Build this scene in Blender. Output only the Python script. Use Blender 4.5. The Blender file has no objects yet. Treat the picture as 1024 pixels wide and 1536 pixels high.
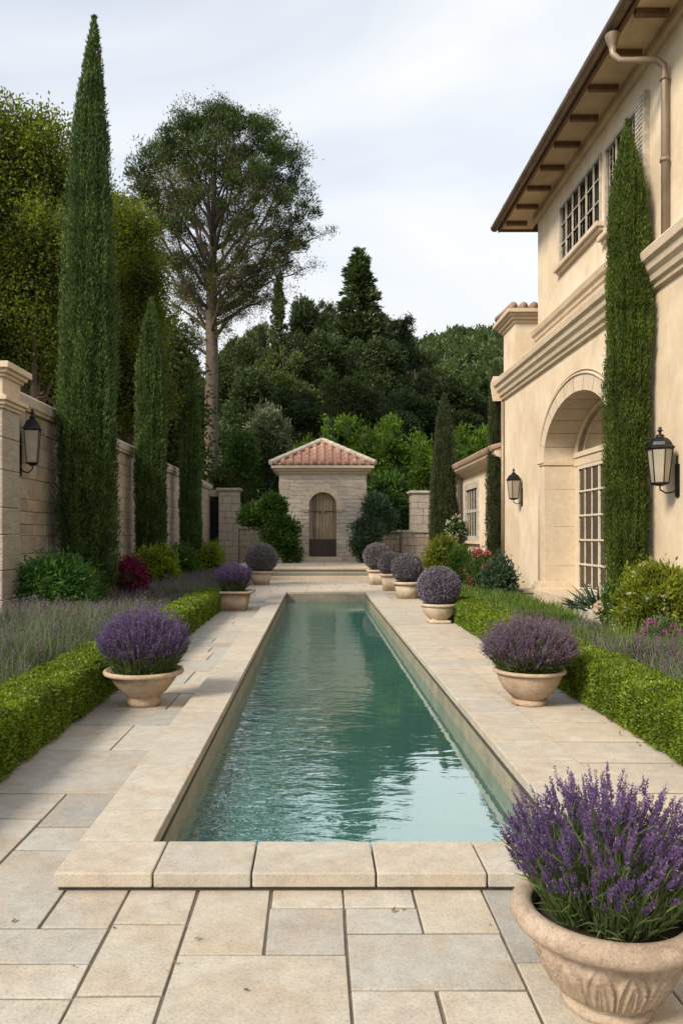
import bpy, bmesh, math, random
import numpy as np
from mathutils import Vector, Matrix
random.seed(7)
C = bpy.context.scene
R = math.radians
# ------------------------------------------------------------------ camera
F = 1152.0; VX, VY, H = 475.0, 803.0, 1.5          # focal length in photo pixels, vanishing point, eye height
cam = bpy.data.objects.new('camera', bpy.data.cameras.new('camera')); C.collection.objects.link(cam)
cam.location = (0, 0, H); cam.rotation_euler = (R(90), 0, 0)
cam.data.sensor_width = 36; cam.data.sensor_fit = 'AUTO'; cam.data.lens = 27.0
cam.data.shift_x = (512 - VX) / 1536; cam.data.shift_y = (VY - 768) / 1536
cam.data.clip_end = 2000; cam.data.clip_start = 0.05
C.camera = cam
# ------------------------------------------------------------------ sun, sky, exposure
SUN_EL, SUN_AZ = 38.0, 230.0        # compass: 0 = +Y, 90 = +X ; light comes from the left
sd = Vector((math.sin(R(SUN_AZ)) * math.cos(R(SUN_EL)), math.cos(R(SUN_AZ)) * math.cos(R(SUN_EL)), math.sin(R(SUN_EL))))
sun = bpy.data.objects.new('sun', bpy.data.lights.new('sun', 'SUN')); C.collection.objects.link(sun)
sun.data.energy = 2.1; sun.data.angle = R(15); sun.data.color = (1.0, 0.88, 0.73)
sun.rotation_euler = sd.to_track_quat('Z', 'Y').to_euler()
w = bpy.data.worlds.new('World'); C.world = w; w.use_nodes = True
nt = w.node_tree; N = nt.nodes; Lk = nt.links; N.clear()
out = N.new('ShaderNodeOutputWorld'); bg = N.new('ShaderNodeBackground'); sky = N.new('ShaderNodeTexSky')
sky.sky_type = 'NISHITA'; sky.sun_disc = False; sky.sun_elevation = R(SUN_EL); sky.sun_rotation = R(SUN_AZ)
sky.air_density = 1.0; sky.dust_density = 1.5; sky.ozone_density = 1.0
tc = N.new('ShaderNodeTexCoord'); mp = N.new('ShaderNodeMapping'); mp.inputs['Scale'].default_value = (1.0, 1.0, 2.6)
mp.inputs['Rotation'].default_value = (0.1, 0.55, 0.3)
nz = N.new('ShaderNodeTexNoise'); nz.inputs['Scale'].default_value = 1.5; nz.inputs['Detail'].default_value = 4
nz.inputs['Roughness'].default_value = 0.55; nz.inputs['Distortion'].default_value = 0.5
rp = N.new('ShaderNodeValToRGB'); rp.color_ramp.elements[0].position = 0.36; rp.color_ramp.elements[0].color = (.48, .48, .48, 1)
rp.color_ramp.elements[1].position = 0.70; rp.color_ramp.elements[1].color = (.96, .96, .96, 1)
mx = N.new('ShaderNodeMixRGB'); mx.inputs[2].default_value = (4.25, 4.31, 4.38, 1)
Lk.new(tc.outputs['Generated'], mp.inputs[0]); Lk.new(mp.outputs[0], nz.inputs['Vector']); Lk.new(nz.outputs[0], rp.inputs[0])
Lk.new(rp.outputs[0], mx.inputs[0]); Lk.new(sky.outputs[0], mx.inputs[1]); 
sz_ = N.new('ShaderNodeSeparateXYZ'); Lk.new(tc.outputs['Generated'], sz_.inputs[0]); hr = N.new('ShaderNodeValToRGB')
hr.color_ramp.elements[0].position = .02; hr.color_ramp.elements[0].color = (.85, .85, .85, 1); hr.color_ramp.elements[1].position = .42; hr.color_ramp.elements[1].color = (0, 0, 0, 1)
Lk.new(sz_.outputs['Z'], hr.inputs[0]); hm = N.new('ShaderNodeMixRGB'); hm.inputs[2].default_value = (4.15, 4.02, 3.82, 1); Lk.new(hr.outputs[0], hm.inputs[0]); Lk.new(mx.outputs[0], hm.inputs[1]); Lk.new(hm.outputs[0], bg.inputs[0])
Lk.new(bg.outputs[0], out.inputs[0]); bg.inputs[1].default_value = 0.11
C.view_settings.view_transform = 'Standard'; C.view_settings.look = 'None'; C.view_settings.gamma = 1
C.view_settings.exposure = 1.12
C.cycles.max_bounces = 6; C.cycles.diffuse_bounces = 3; C.cycles.glossy_bounces = 3; C.cycles.transmission_bounces = 3
C.cycles.transparent_max_bounces = 6; C.cycles.caustics_reflective = False; C.cycles.caustics_refractive = False
C.cycles.use_denoising = True

# ------------------------------------------------------------------ materials
def mat_new(name):
    m = bpy.data.materials.new(name); m.use_nodes = True; n = m.node_tree.nodes; n.clear()
    o = n.new('ShaderNodeOutputMaterial'); return m, n, m.node_tree.links, o
def ramp(n, l, src, stops):
    r = n.new('ShaderNodeValToRGB'); el = r.color_ramp.elements
    while len(el) < len(stops): el.new(0.5)
    for e, (p, c) in zip(el, stops): e.position = p; e.color = (*c, 1)
    l.new(src, r.inputs[0]); return r.outputs[0]
def noise(n, l, vec, scale, detail=4, rough=.55, dist=0.0):
    t = n.new('ShaderNodeTexNoise'); t.inputs['Scale'].default_value = scale; t.inputs['Detail'].default_value = detail
    t.inputs['Roughness'].default_value = rough; t.inputs['Distortion'].default_value = dist
    if vec is not None: l.new(vec, t.inputs['Vector'])
    return t.outputs[0]
def mixc(n, l, fac, a, b, mode='MIX'):
    m = n.new('ShaderNodeMixRGB'); m.blend_type = mode
    for i, v in ((0, fac), (1, a), (2, b)):
        if hasattr(v, 'is_linked'): l.new(v, m.inputs[i])
        else: m.inputs[i].default_value = v if i == 0 else (*v, 1)
    return m.outputs[0]
def worldpos(n, l, scale=(1, 1, 1)):
    g = n.new('ShaderNodeNewGeometry'); m = n.new('ShaderNodeMapping'); m.inputs['Scale'].default_value = scale
    l.new(g.outputs['Position'], m.inputs[0]); return m.outputs[0], g
def objpos(n, l, scale=(1, 1, 1)):
    t = n.new('ShaderNodeTexCoord'); m = n.new('ShaderNodeMapping'); m.inputs['Scale'].default_value = scale
    l.new(t.outputs['Object'], m.inputs[0]); return m.outputs[0]
def prin(n, l, o, col, rough=.8, spec=.3, metal=0, bump=None, bstr=.3, bdist=.01):
    p = n.new('ShaderNodeBsdfPrincipled')
    if hasattr(col, 'is_linked'): l.new(col, p.inputs['Base Color'])
    else: p.inputs['Base Color'].default_value = (*col, 1)
    if hasattr(rough, 'is_linked'): l.new(rough, p.inputs['Roughness'])
    else: p.inputs['Roughness'].default_value = rough
    p.inputs['Specular IOR Level'].default_value = spec; p.inputs['Metallic'].default_value = metal
    if bump is not None:
        b = n.new('ShaderNodeBump'); b.inputs['Strength'].default_value = bstr; b.inputs['Distance'].default_value = bdist
        l.new(bump, b.inputs['Height']); l.new(b.outputs[0], p.inputs['Normal'])
    l.new(p.outputs[0], o.inputs[0]); return p
def stone(name, cols, island=0.6, big=1.2, grain=60, stain=(.30, .22, .13), stain_amt=.35, bstr=.5, bdist=.004, rough=.75, stretch=(1, 1, 1), dark=.35, spec=.3):
    m, n, l, o = mat_new(name)
    v, g = worldpos(n, l, stretch)
    base = ramp(n, l, g.outputs['Random Per Island'], [(i / (len(cols) - 1), c) for i, c in enumerate(cols)])
    avg = tuple(sum(c[k] for c in cols) / len(cols) for k in range(3))
    col = mixc(n, l, island, avg, base)
    # offset the noise by island so no two slabs carry one pattern
    ad = n.new('ShaderNodeVectorMath'); ad.operation = 'ADD'; sc = n.new('ShaderNodeVectorMath'); sc.operation = 'SCALE'
    sc.inputs[0].default_value = (37, 53, 71); l.new(g.outputs['Random Per Island'], sc.inputs['Scale'])
    l.new(v, ad.inputs[0]); l.new(sc.outputs[0], ad.inputs[1]); vv = ad.outputs[0]
    n1 = noise(n, l, vv, big, 5, .6, .6); f1 = ramp(n, l, n1, [(.42, (0, 0, 0)), (.72, (stain_amt,) * 3)])
    col = mixc(n, l, f1, col, stain)
    n2 = noise(n, l, vv, big * 5, 8, .65); f2 = ramp(n, l, n2, [(.3, (1 - dark * .5,) * 3), (.7, (1.1,) * 3)])
    col = mixc(n, l, 1.0, col, f2, 'MULTIPLY')
    n3 = noise(n, l, v, grain, 6, .75); f3 = ramp(n, l, n3, [(.32, (1 - dark,) * 3), (.5, (1,) * 3), (.72, (1.1,) * 3)])
    col = mixc(n, l, 1.0, col, f3, 'MULTIPLY')
    ma = n.new('ShaderNodeMath'); ma.operation = 'MULTIPLY_ADD'; ma.inputs[1].default_value = 1.6
    l.new(n2, ma.inputs[0]); l.new(n3, ma.inputs[2])
    prin(n, l, o, col, rough, spec, 0, ma.outputs[0], bstr, bdist)
    return m
def plain(name, col, rough=.6, metal=0, var=.25, sc=6, bstr=.15, spec=.4):
    m, n, l, o = mat_new(name); v, g = worldpos(n, l)
    n1 = noise(n, l, v, sc, 6, .6); f = ramp(n, l, n1, [(.3, (1 - var,) * 3), (.7, (1 + var * .4,) * 3)])
    c = mixc(n, l, 1, col, f, 'MULTIPLY'); n2 = noise(n, l, v, sc * 8, 3)
    prin(n, l, o, c, rough, spec, metal, n2, bstr, .003); return m
def leafmat(name, cols, trans=.35, tcol=None, clump=.7, csc=1.2, rough=.55, spec=.25, objrand=0):
    m, n, l, o = mat_new(name); v, g = worldpos(n, l)
    c = ramp(n, l, g.outputs['Random Per Island'], [(i / max(1, len(cols) - 1), x) for i, x in enumerate(cols)])
    nn = noise(n, l, v, csc, 3, .6); f = ramp(n, l, nn, [(.34, (1 - clump * .55,) * 3), (.66, (1 + clump * .45,) * 3)])
    c = mixc(n, l, 1, c, f, 'MULTIPLY')
    if objrand:
        oi = n.new('ShaderNodeObjectInfo'); c = mixc(n, l, 1, c, ramp(n, l, oi.outputs['Random'], [(0, (1 - objrand, 1 - objrand * .9, 1 - objrand)), (.5, (1, 1, 1)), (1, (1 + objrand * 1.3, 1 + objrand, 1 + objrand * .3))]), 'MULTIPLY')
    p = n.new('ShaderNodeBsdfPrincipled'); l.new(c, p.inputs['Base Color']); p.inputs['Roughness'].default_value = rough
    p.inputs['Specular IOR Level'].default_value = spec
    t = n.new('ShaderNodeBsdfTranslucent'); tc_ = mixc(n, l, 1, c, tcol or (1.5, 1.55, .7), 'MULTIPLY'); l.new(tc_, t.inputs[0])
    mx = n.new('ShaderNodeMixShader'); mx.inputs[0].default_value = trans
    l.new(p.outputs[0], mx.inputs[1]); l.new(t.outputs[0], mx.inputs[2]); l.new(mx.outputs[0], o.inputs[0]); return m
M = {}
M['paver'] = stone('paver_sandstone', [(.48, .455, .395), (.42, .42, .385), (.50, .455, .37), (.47, .45, .40), (.55, .50, .41), (.41, .395, .355), (.34, .335, .31)], 1.0, 2.6, 90, (.40, .30, .19), .6, .6, .004, .7)
M['paver_far'] = stone('paver_warm', [(.56, .50, .41), (.51, .46, .38), (.59, .50, .39), (.47, .44, .38)], .95, 1.6, 80, (.42, .30, .18), .35, .5, .004, .7)
M['coping'] = stone('coping_limestone', [(.50, .47, .40), (.53, .485, .405), (.46, .44, .385), (.51, .46, .375)], .9, 2.2, 130, (.45, .30, .15), .38, .9, .004, .8)
M['grout'] = plain('grout', (.16, .135, .105), .95, 0, .4, 12, .6)
M['wallstone'] = stone('wall_stone', [(.58, .50, .39), (.53, .46, .37), (.62, .51, .37), (.45, .40, .33), (.62, .54, .43)], .9, 2.5, 40, (.30, .17, .08), .55, 1.0, .012, .9)
M['mortar'] = plain('mortar', (.34, .29, .22), .95, 0, .4, 10, .8)
M['capstone'] = stone('cap_stone', [(.56, .49, .39), (.51, .46, .38), (.58, .50, .38)], .7, 2.5, 50, (.22, .19, .15), .5, .8, .008, .85)
M['travertine'] = stone('travertine', [(.58, .51, .42), (.62, .54, .44), (.53, .48, .40), (.60, .51, .39)], .6, 3.0, 30, (.30, .23, .16), .5, 1.0, .02, .85, (1, 1, 3.5), .4)
M['trim'] = stone('limestone_trim', [(.64, .53, .39), (.60, .50, .37)], .4, 1.6, 40, (.45, .33, .20), .4, .3, .004, .8, (1, 1, 1), .16)
M['terracotta_pale'] = stone('pot_clay', [(.50, .38, .26), (.46, .36, .26)], .2, 5.0, 70, (.27, .17, .10), .65, .8, .004, .85)
M['pot_pale'] = stone('pot_pale_stone', [(.60, .50, .37), (.55, .46, .35)], .2, 4.0, 60, (.32, .23, .15), .5, .6, .004, .85)
M['pot_grey'] = stone('pot_weathered', [(.47, .37, .27), (.44, .36, .28)], .2, 7.0, 120, (.26, .18, .13), .7, 1.0, .003, .85, (1, 1, 1), .4)
def stucco():
    m, n, l, o = mat_new('stucco_cream'); v, g = worldpos(n, l)
    v2, _ = worldpos(n, l, (1.0, 1.0, .75)); v3, _ = worldpos(n, l, (1.3, 1.3, .9))
    n1 = noise(n, l, v, .7, 6, .62, .5); c = ramp(n, l, n1, [(.30, (.61, .50, .365)), (.5, (.71, .605, .455)), (.70, (.76, .68, .555))])
    n2 = noise(n, l, v2, 3.0, 7, .65, .3); f = ramp(n, l, n2, [(.34, (.91, .88, .83)), (.60, (1.02, 1.0, .98))]); c = mixc(n, l, 1, c, f, 'MULTIPLY')
    n3 = noise(n, l, v3, 2.6, 6, .7); f = ramp(n, l, n3, [(.50, (0, 0, 0)), (.74, (.34,) * 3)]); c = mixc(n, l, f, c, (.52, .38, .24))
    n4 = noise(n, l, v, 35, 5, .7); prin(n, l, o, c, .9, .15, 0, n4, .25, .006); return m
M['stucco'] = stucco()
M['soffit'] = plain('soffit_plaster', (.60, .46, .30), .9, 0, .3, 1.5)
M['timber'] = plain('rafter_timber', (.16, .085, .045), .7, 0, .35, 8)
M['gutter'] = plain('gutter_metal', (.20, .145, .10), .45, .35, .35, 2.5)
M['pipe'] = plain('pipe_metal', (.30, .235, .17), .5, .3, .3, 3)
M['iron'] = plain('black_iron', (.018, .018, .02), .38, .5, .4, 20)
M['whitepaint'] = plain('old_white_paint', (.62, .55, .43), .6, 0, .25, 12)
M['greyframe'] = plain('weathered_grey_frame', (.50, .45, .37), .7, 0, .4, 9)
M['lampglass'] = plain('frosted_lamp_glass', (.36, .32, .25), .25, 0, .2, 4, 0, .5)
M['soil'] = plain('soil', (.035, .024, .016), .95, 0, .5, 15, 1)
M['curtain'] = plain('curtain', (.70, .62, .50), .9, 0, .2, 3)
M['roofred'] = stone('roof_tile_clay', [(.42, .20, .13), (.50, .30, .22), (.34, .15, .10), (.55, .38, .28), (.46, .25, .17)], .95, 6, 60, (.16, .09, .06), .5, .5, .01, .85)
M['rooftan'] = stone('roof_tile_tan', [(.42, .30, .21), (.36, .24, .17), (.48, .36, .25)], .9, 5, 50, (.20, .13, .09), .5, .5, .01, .85)
M['bark'] = plain('bark_brown', (.11, .075, .052), .95, 0, .5, 5, 1)
M['bark_pine'] = plain('bark_pine', (.13, .10, .075), .95, 0, .45, 4, 1)
def glass():
    m, n, l, o = mat_new('window_glass'); v, g = worldpos(n, l)
    fr = n.new('ShaderNodeFresnel'); fr.inputs[0].default_value = 1.55
    gl = n.new('ShaderNodeBsdfGlossy'); gl.inputs['Roughness'].default_value = .02; gl.inputs[0].default_value = (.9, .9, .9, 1)
    b = n.new('ShaderNodeBump'); b.inputs['Strength'].default_value = .06; b.inputs['Distance'].default_value = .02; l.new(noise(n, l, v, 3), b.inputs['Height'])
    l.new(b.outputs[0], gl.inputs['Normal'])
    tr = n.new('ShaderNodeBsdfTransparent'); tr.inputs[0].default_value = (.72, .74, .70, 1)
    mx = n.new('ShaderNodeMixShader'); l.new(fr.outputs[0], mx.inputs[0]); l.new(tr.outputs[0], mx.inputs[1]); l.new(gl.outputs[0], mx.inputs[2])
    l.new(mx.outputs[0], o.inputs[0]); return m
M['glass'] = glass()
def doorwood():
    m, n, l, o = mat_new('old_door_wood'); v, g = worldpos(n, l, (1, 1, .12))
    c = ramp(n, l, g.outputs['Random Per Island'], [(0, (.22, .17, .11)), (.35, (.34, .27, .18)), (.7, (.17, .14, .10)), (1, (.42, .35, .25))])
    n1 = noise(n, l, v, 18, 7, .7, 1); f = ramp(n, l, n1, [(.3, (.55,) * 3), (.65, (1.15,) * 3)])
    prin(n, l, o, mixc(n, l, 1, c, f, 'MULTIPLY'), .8, .2, 0, n1, .6, .01); return m
M['doorwood'] = doorwood()
M['darkwood'] = plain('dark_door_panel', (.075, .052, .04), .75, 0, .4, 14, .5)
def water():
    m, n, l, o = mat_new('pool_water')
    g = n.new('ShaderNodeNewGeometry')
    def mapped(s, rot=0):
        mp = n.new('ShaderNodeMapping'); mp.inputs['Scale'].default_value = s; mp.inputs['Rotation'].default_value = (0, 0, rot)
        l.new(g.outputs['Position'], mp.inputs[0]); return mp.outputs[0]
    a = noise(n, l, mapped((1.1, 2.3, 1), .15), 1.6, 3, .5, .9)
    b_ = noise(n, l, mapped((1, 1.9, 1), -.3), 9, 3, .5, .5)
    # calmer water towards the right of the near end, choppier towards the left
    sx = n.new('ShaderNodeSeparateXYZ'); l.new(g.outputs['Position'], sx.inputs[0])
    mr = n.new('ShaderNodeMapRange'); mr.inputs['From Min'].default_value = -.5; mr.inputs['From Max'].default_value = .9
    mr.inputs['To Min'].default_value = .5; mr.inputs['To Max'].default_value = .06; l.new(sx.outputs['X'], mr.inputs['Value'])
    ml = n.new('ShaderNodeMath'); ml.operation = 'MULTIPLY'; l.new(b_, ml.inputs[0]); l.new(mr.outputs[0], ml.inputs[1])
    mm = n.new('ShaderNodeMath'); mm.operation = 'ADD'; l.new(a, mm.inputs[0]); l.new(ml.outputs[0], mm.inputs[1])
    bp = n.new('ShaderNodeBump'); bp.inputs['Strength'].default_value = .34; bp.inputs['Distance'].default_value = .034
    m3 = n.new('ShaderNodeMapRange'); m3.inputs['From Min'].default_value = -.4; m3.inputs['From Max'].default_value = .8; m3.inputs['To Min'].default_value = 1.15; m3.inputs['To Max'].default_value = .22; l.new(sx.outputs['X'], m3.inputs['Value'])
    m4 = n.new('ShaderNodeMath'); m4.operation = 'MULTIPLY'; l.new(mm.outputs[0], m4.inputs[0]); l.new(m3.outputs[0], m4.inputs[1]); l.new(m4.outputs[0], bp.inputs['Height'])
    fr = n.new('ShaderNodeFresnel'); fr.inputs[0].default_value = 1.62; l.new(bp.outputs[0], fr.inputs['Normal'])
    gl = n.new('ShaderNodeBsdfGlossy'); gl.inputs['Roughness'].default_value = .015; gl.inputs[0].default_value = (.86, .95, .93, 1); l.new(bp.outputs[0], gl.inputs['Normal'])
    tr = n.new('ShaderNodeBsdfTransparent'); tr.inputs[0].default_value = (.50, .78, .72, 1)
    df = n.new('ShaderNodeBsdfDiffuse'); df.inputs[0].default_value = (.115, .34, .30, 1)
    m1 = n.new('ShaderNodeMixShader'); m1.inputs[0].default_value = .55; l.new(tr.outputs[0], m1.inputs[1]); l.new(df.outputs[0], m1.inputs[2])
    fm = n.new('ShaderNodeMath'); fm.operation = 'MULTIPLY_ADD'; fm.inputs[1].default_value = 2.1; fm.inputs[2].default_value = .17; l.new(fr.outputs[0], fm.inputs[0])
    fn_ = n.new('ShaderNodeMath'); fn_.operation = 'MINIMUM'; fn_.inputs[1].default_value = .70; l.new(fm.outputs[0], fn_.inputs[0]); fm = fn_
    m2 = n.new('ShaderNodeMixShader'); l.new(fm.outputs[0], m2.inputs[0]); l.new(m1.outputs[0], m2.inputs[1]); l.new(gl.outputs[0], m2.inputs[2])
    l.new(m2.outputs[0], o.inputs[0]); return m
M['water'] = water()
M['plaster'] = plain('pool_plaster', (.25, .50, .44), .6, 0, .25, 3)
M['poolwall'] = stone('pool_wall_stone', [(.38, .33, .24), (.33, .30, .22)], .5, 3, 40, (.12, .14, .10), .6, .4, .004, .5)
M['stepgrey'] = stone('step_blue_grey', [(.30, .32, .31), (.34, .35, .33)], .6, 2, 60, (.42, .38, .30), .4, .4, .004, .7)
M['ground'] = plain('bare_earth', (.06, .055, .032), .95, 0, .5, 2, 1)
M['hill'] = plain('hill_scrub', (.03, .045, .018), .95, 0, .5, .3, 1)
# foliage
M['cypress'] = leafmat('cypress_leaf', [(.028, .060, .016), (.065, .110, .028), (.13, .18, .05)], .2, (1.3, 1.5, .7), .6, 2.2)
M['cypress_sunny'] = leafmat('cypress_sunny_leaf', [(.040, .070, .014), (.075, .115, .018), (.12, .16, .028)], .25, (1.4, 1.4, .5), .7, 2.5)
M['cypress_dull'] = leafmat('cypress_dull_leaf', [(.035, .05, .02), (.055, .07, .028), (.085, .09, .035)], .15, (1.3, 1.3, .6), .5, 2.5)
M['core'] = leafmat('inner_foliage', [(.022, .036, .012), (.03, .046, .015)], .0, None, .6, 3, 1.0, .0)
M['box'] = leafmat('boxwood_leaf', [(.05, .10, .008), (.10, .17, .012), (.17, .25, .022), (.25, .30, .035)], .35, (1.5, 1.4, .4), .6, 4, .42, .4)
M['oak'] = leafmat('oak_leaf', [(.045, .070, .015), (.075, .105, .020), (.11, .135, .026), (.18, .185, .035)], .5, (1.8, 1.8, .5), 1.0, .5)
M['oak_dark'] = leafmat('oak_dark_leaf', [(.032, .05, .015), (.058, .08, .02), (.095, .115, .03)], .4, (1.7, 1.7, .6), .8, .3)
M['forest'] = leafmat('pine_forest_leaf', [(.030, .052, .020), (.052, .080, .028), (.09, .12, .04)], .2, (1.2, 1.4, .8), .6, .16, objrand=.45)
M['forest_hill'] = leafmat('hill_forest_leaf', [(.05, .075, .026), (.068, .095, .033), (.10, .12, .042)], .15, (1.2, 1.4, .8), .7, .12)
M['pine_green'] = leafmat('pine_needles', [(.028, .050, .014), (.05, .08, .020), (.08, .11, .028)], .2, (1.3, 1.5, .7), .5, .5)
M['pine_olive'] = leafmat('pine_olive_needles', [(.10, .095, .034), (.13, .125, .042), (.08, .11, .03), (.17, .14, .06)], .35, (1.3, 1.3, .7), .5, .5)
M['bright'] = leafmat('bright_green_leaf', [(.05, .10, .012), (.085, .15, .018), (.13, .20, .025)], .45, (1.6, 1.7, .5), .8, .55)
M['silver'] = leafmat('silver_green_leaf', [(.08, .10, .055), (.14, .16, .09), (.20, .21, .13)], .3, (1.3, 1.4, .8), .6, .6)
M['midgreen'] = leafmat('mid_green_leaf', [(.03, .07, .014), (.055, .11, .02), (.08, .15, .028)], .35, (1.5, 1.6, .6), .7, 1.6)
M['bluegreen'] = leafmat('blue_green_leaf', [(.035, .065, .035), (.06, .10, .055), (.085, .13, .075)], .25, (1.2, 1.5, .9), .6, 1.4)
M['fern'] = leafmat('fern_leaf', [(.035, .10, .02), (.06, .15, .03), (.10, .20, .045)], .35, (1.4, 1.7, .6), .7, 3)
M['lime'] = leafmat('lime_leaf', [(.09, .16, .012), (.16, .23, .02), (.25, .30, .04)], .4, (1.5, 1.4, .4), .7, 3.5)
M['yellowgreen'] = leafmat('yellow_green_leaf', [(.09, .14, .012), (.16, .21, .02), (.26, .27, .04)], .4, (1.5, 1.3, .4), .7, 3)
M['burgundy'] = leafmat('burgundy_leaf', [(.06, .005, .02), (.16, .01, .05), (.26, .02, .09)], .3, (1.6, .8, 1), .6, 5)
M['lav_leaf'] = leafmat('lavender_foliage', [(.06, .10, .03), (.10, .145, .05), (.17, .20, .09)], .3, (1.3, 1.5, .7), .5, 8)
M['lav_bed'] = leafmat('lavender_bed_foliage', [(.065, .105, .04), (.10, .15, .06), (.15, .20, .10), (.15, .16, .10)], .3, (1.3, 1.4, .8), .8, 1.2)
M['grass'] = leafmat('fresh_green_blades', [(.07, .13, .02), (.11, .18, .035), (.17, .22, .06)], .35, (1.4, 1.5, .6), .6, 2)
M['purple'] = leafmat('lavender_purple', [(.075, .045, .13), (.13, .08, .20), (.21, .15, .29), (.16, .08, .18)], .3, (1.4, 1.1, 1.5), .5, 10)
M['mauve'] = leafmat('lavender_mauve', [(.12, .07, .13), (.17, .11, .185), (.25, .18, .26), (.15, .08, .14)], .3, (1.4, 1.1, 1.4), .5, 10)
M['bedmauve'] = leafmat('bed_flower_mauve', [(.16, .10, .17), (.23, .16, .25), (.21, .11, .17)], .3, (1.3, 1.1, 1.3), .5, 3)
M['ballgrey'] = leafmat('lavender_ball', [(.12, .105, .125), (.20, .18, .215), (.31, .27, .33), (.10, .10, .08)], .15, (1.2, 1.1, 1.3), .4, 8)
M['ballpurple'] = leafmat('lavender_ball_violet', [(.12, .09, .145), (.20, .165, .245), (.32, .265, .38), (.10, .09, .07)], .15, (1.2, 1.1, 1.4), .4, 8)
M['pink'] = leafmat('pink_petals', [(.35, .05, .09), (.48, .14, .18), (.40, .07, .07)], .3, (1.3, 1, 1), .3, 4)
M['magenta'] = leafmat('magenta_petals', [(.30, .03, .25), (.42, .07, .36)], .3, (1.3, 1, 1), .3, 4)
M['white'] = leafmat('white_petals', [(.60, .58, .50), (.72, .70, .64)], .3, (1, 1, 1), .2, 4)

# ------------------------------------------------------------------ object helpers
def link(o): C.collection.objects.link(o); return o
def tag(o, label=None, cat=None, group=None, kind=None):
    if label: o['label'] = label
    if cat: o['category'] = cat
    if group: o['group'] = group
    if kind: o['kind'] = kind
    return o
def thing(name, loc, label, cat, group=None, rz=0):
    o = link(bpy.data.objects.new(name, None)); o.location = loc; o.rotation_euler = (0, 0, rz); o.empty_display_size = .2
    return tag(o, label, cat, group)
def X(px, Y): return (px - VX) / F * Y
def Z(py, Y): return H - (py - VY) / F * Y
def YG(py, z=0.0): return F * (H - z) / (py - VY)
class MB:
    def __init__(s): s.v = []; s.f = []
    def add(s, vs, fs):
        b = len(s.v); s.v += [tuple(p) for p in vs]; s.f += [tuple(b + i for i in f) for f in fs]; return s
    def box(s, x0, x1, y0, y1, z0, z1):
        return s.add([(x0, y0, z0), (x1, y0, z0), (x1, y1, z0), (x0, y1, z0), (x0, y0, z1), (x1, y0, z1), (x1, y1, z1), (x0, y1, z1)],
                     [(0, 3, 2, 1), (4, 5, 6, 7), (0, 1, 5, 4), (1, 2, 6, 5), (2, 3, 7, 6), (3, 0, 4, 7)])
    def tube(s, pts, rad, seg=6, cap=True):
        pts = [Vector(p) for p in pts]; n = len(pts)
        if not hasattr(rad, '__len__'): rad = [rad] * n
        vs = []; fs = []; prev = None
        for i, p in enumerate(pts):
            t = (pts[min(i + 1, n - 1)] - pts[max(i - 1, 0)]); t = t.normalized() if t.length > 1e-9 else Vector((0, 0, 1))
            if prev is None: a = t.orthogonal().normalized()
            else:
                a = prev - t * prev.dot(t); a = a.normalized() if a.length > 1e-6 else t.orthogonal().normalized()
            prev = a; b = t.cross(a)
            for k in range(seg):
                an = 2 * math.pi * k / seg; vs.append(p + (a * math.cos(an) + b * math.sin(an)) * rad[i])
        for i in range(n - 1):
            for k in range(seg):
                k2 = (k + 1) % seg; fs.append((i * seg + k, i * seg + k2, (i + 1) * seg + k2, (i + 1) * seg + k))
        if cap: fs.append(tuple(range(seg))[::-1]); fs.append(tuple((n - 1) * seg + k for k in range(seg)))
        return s.add(vs, fs)
    def lathe(s, prof, seg=48, c=(0, 0), disp=None, square=False, rot=0.0):
        vs = []; fs = []; n = len(prof)
        for i, (r, z) in enumerate(prof):
            for k in range(seg):
                th = 2 * math.pi * k / seg + rot; rr = r
                if square:
                    p_ = 9.0; rr = r / (abs(math.cos(th)) ** p_ + abs(math.sin(th)) ** p_) ** (1 / p_)
                if disp: rr += disp(th, i / (n - 1), z)
                vs.append((c[0] + rr * math.cos(th), c[1] + rr * math.sin(th), z))
        for i in range(n - 1):
            for k in range(seg):
                k2 = (k + 1) % seg; fs.append((i * seg + k, i * seg + k2, (i + 1) * seg + k2, (i + 1) * seg + k))
        return s.add(vs, fs)
    def extr(s, prof, axis, a0, a1):
        """prof = closed polygon in the other two axes, extruded along axis; prof coordinates (u, z)"""
        n = len(prof)
        def P(u, z, a): return (u, a, z) if axis == 'y' else (a, u, z)
        vs = [P(u, z, a0) for u, z in prof] + [P(u, z, a1) for u, z in prof]
        fs = [(i, (i + 1) % n, n + (i + 1) % n, n + i) for i in range(n)] + [tuple(range(n))[::-1], tuple(range(n, 2 * n))]
        return s.add(vs, fs)
    def build(s, name, mat, parent=None, smooth=False, bevel=0, fix=True):
        me = bpy.data.meshes.new(name); me.from_pydata(s.v, [], s.f); me.update()
        if fix:
            bm = bmesh.new(); bm.from_mesh(me); bmesh.ops.recalc_face_normals(bm, faces=bm.faces); bm.to_mesh(me); bm.free()
        me.materials.append(mat)
        if smooth: me.polygons.foreach_set('use_smooth', [True] * len(me.polygons))
        o = link(bpy.data.objects.new(name, me))
        if parent: o.parent = parent
        if bevel:
            b = o.modifiers.new('bevel', 'BEVEL'); b.width = bevel; b.segments = 2; b.limit_method = 'ANGLE'; b.angle_limit = R(40)
        return o
def struct(o, label=None): o['kind'] = 'structure'; return o
rg = np.random.default_rng(11)
def unit(a): return a / np.maximum(np.linalg.norm(a, axis=-1, keepdims=True), 1e-9)
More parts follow.
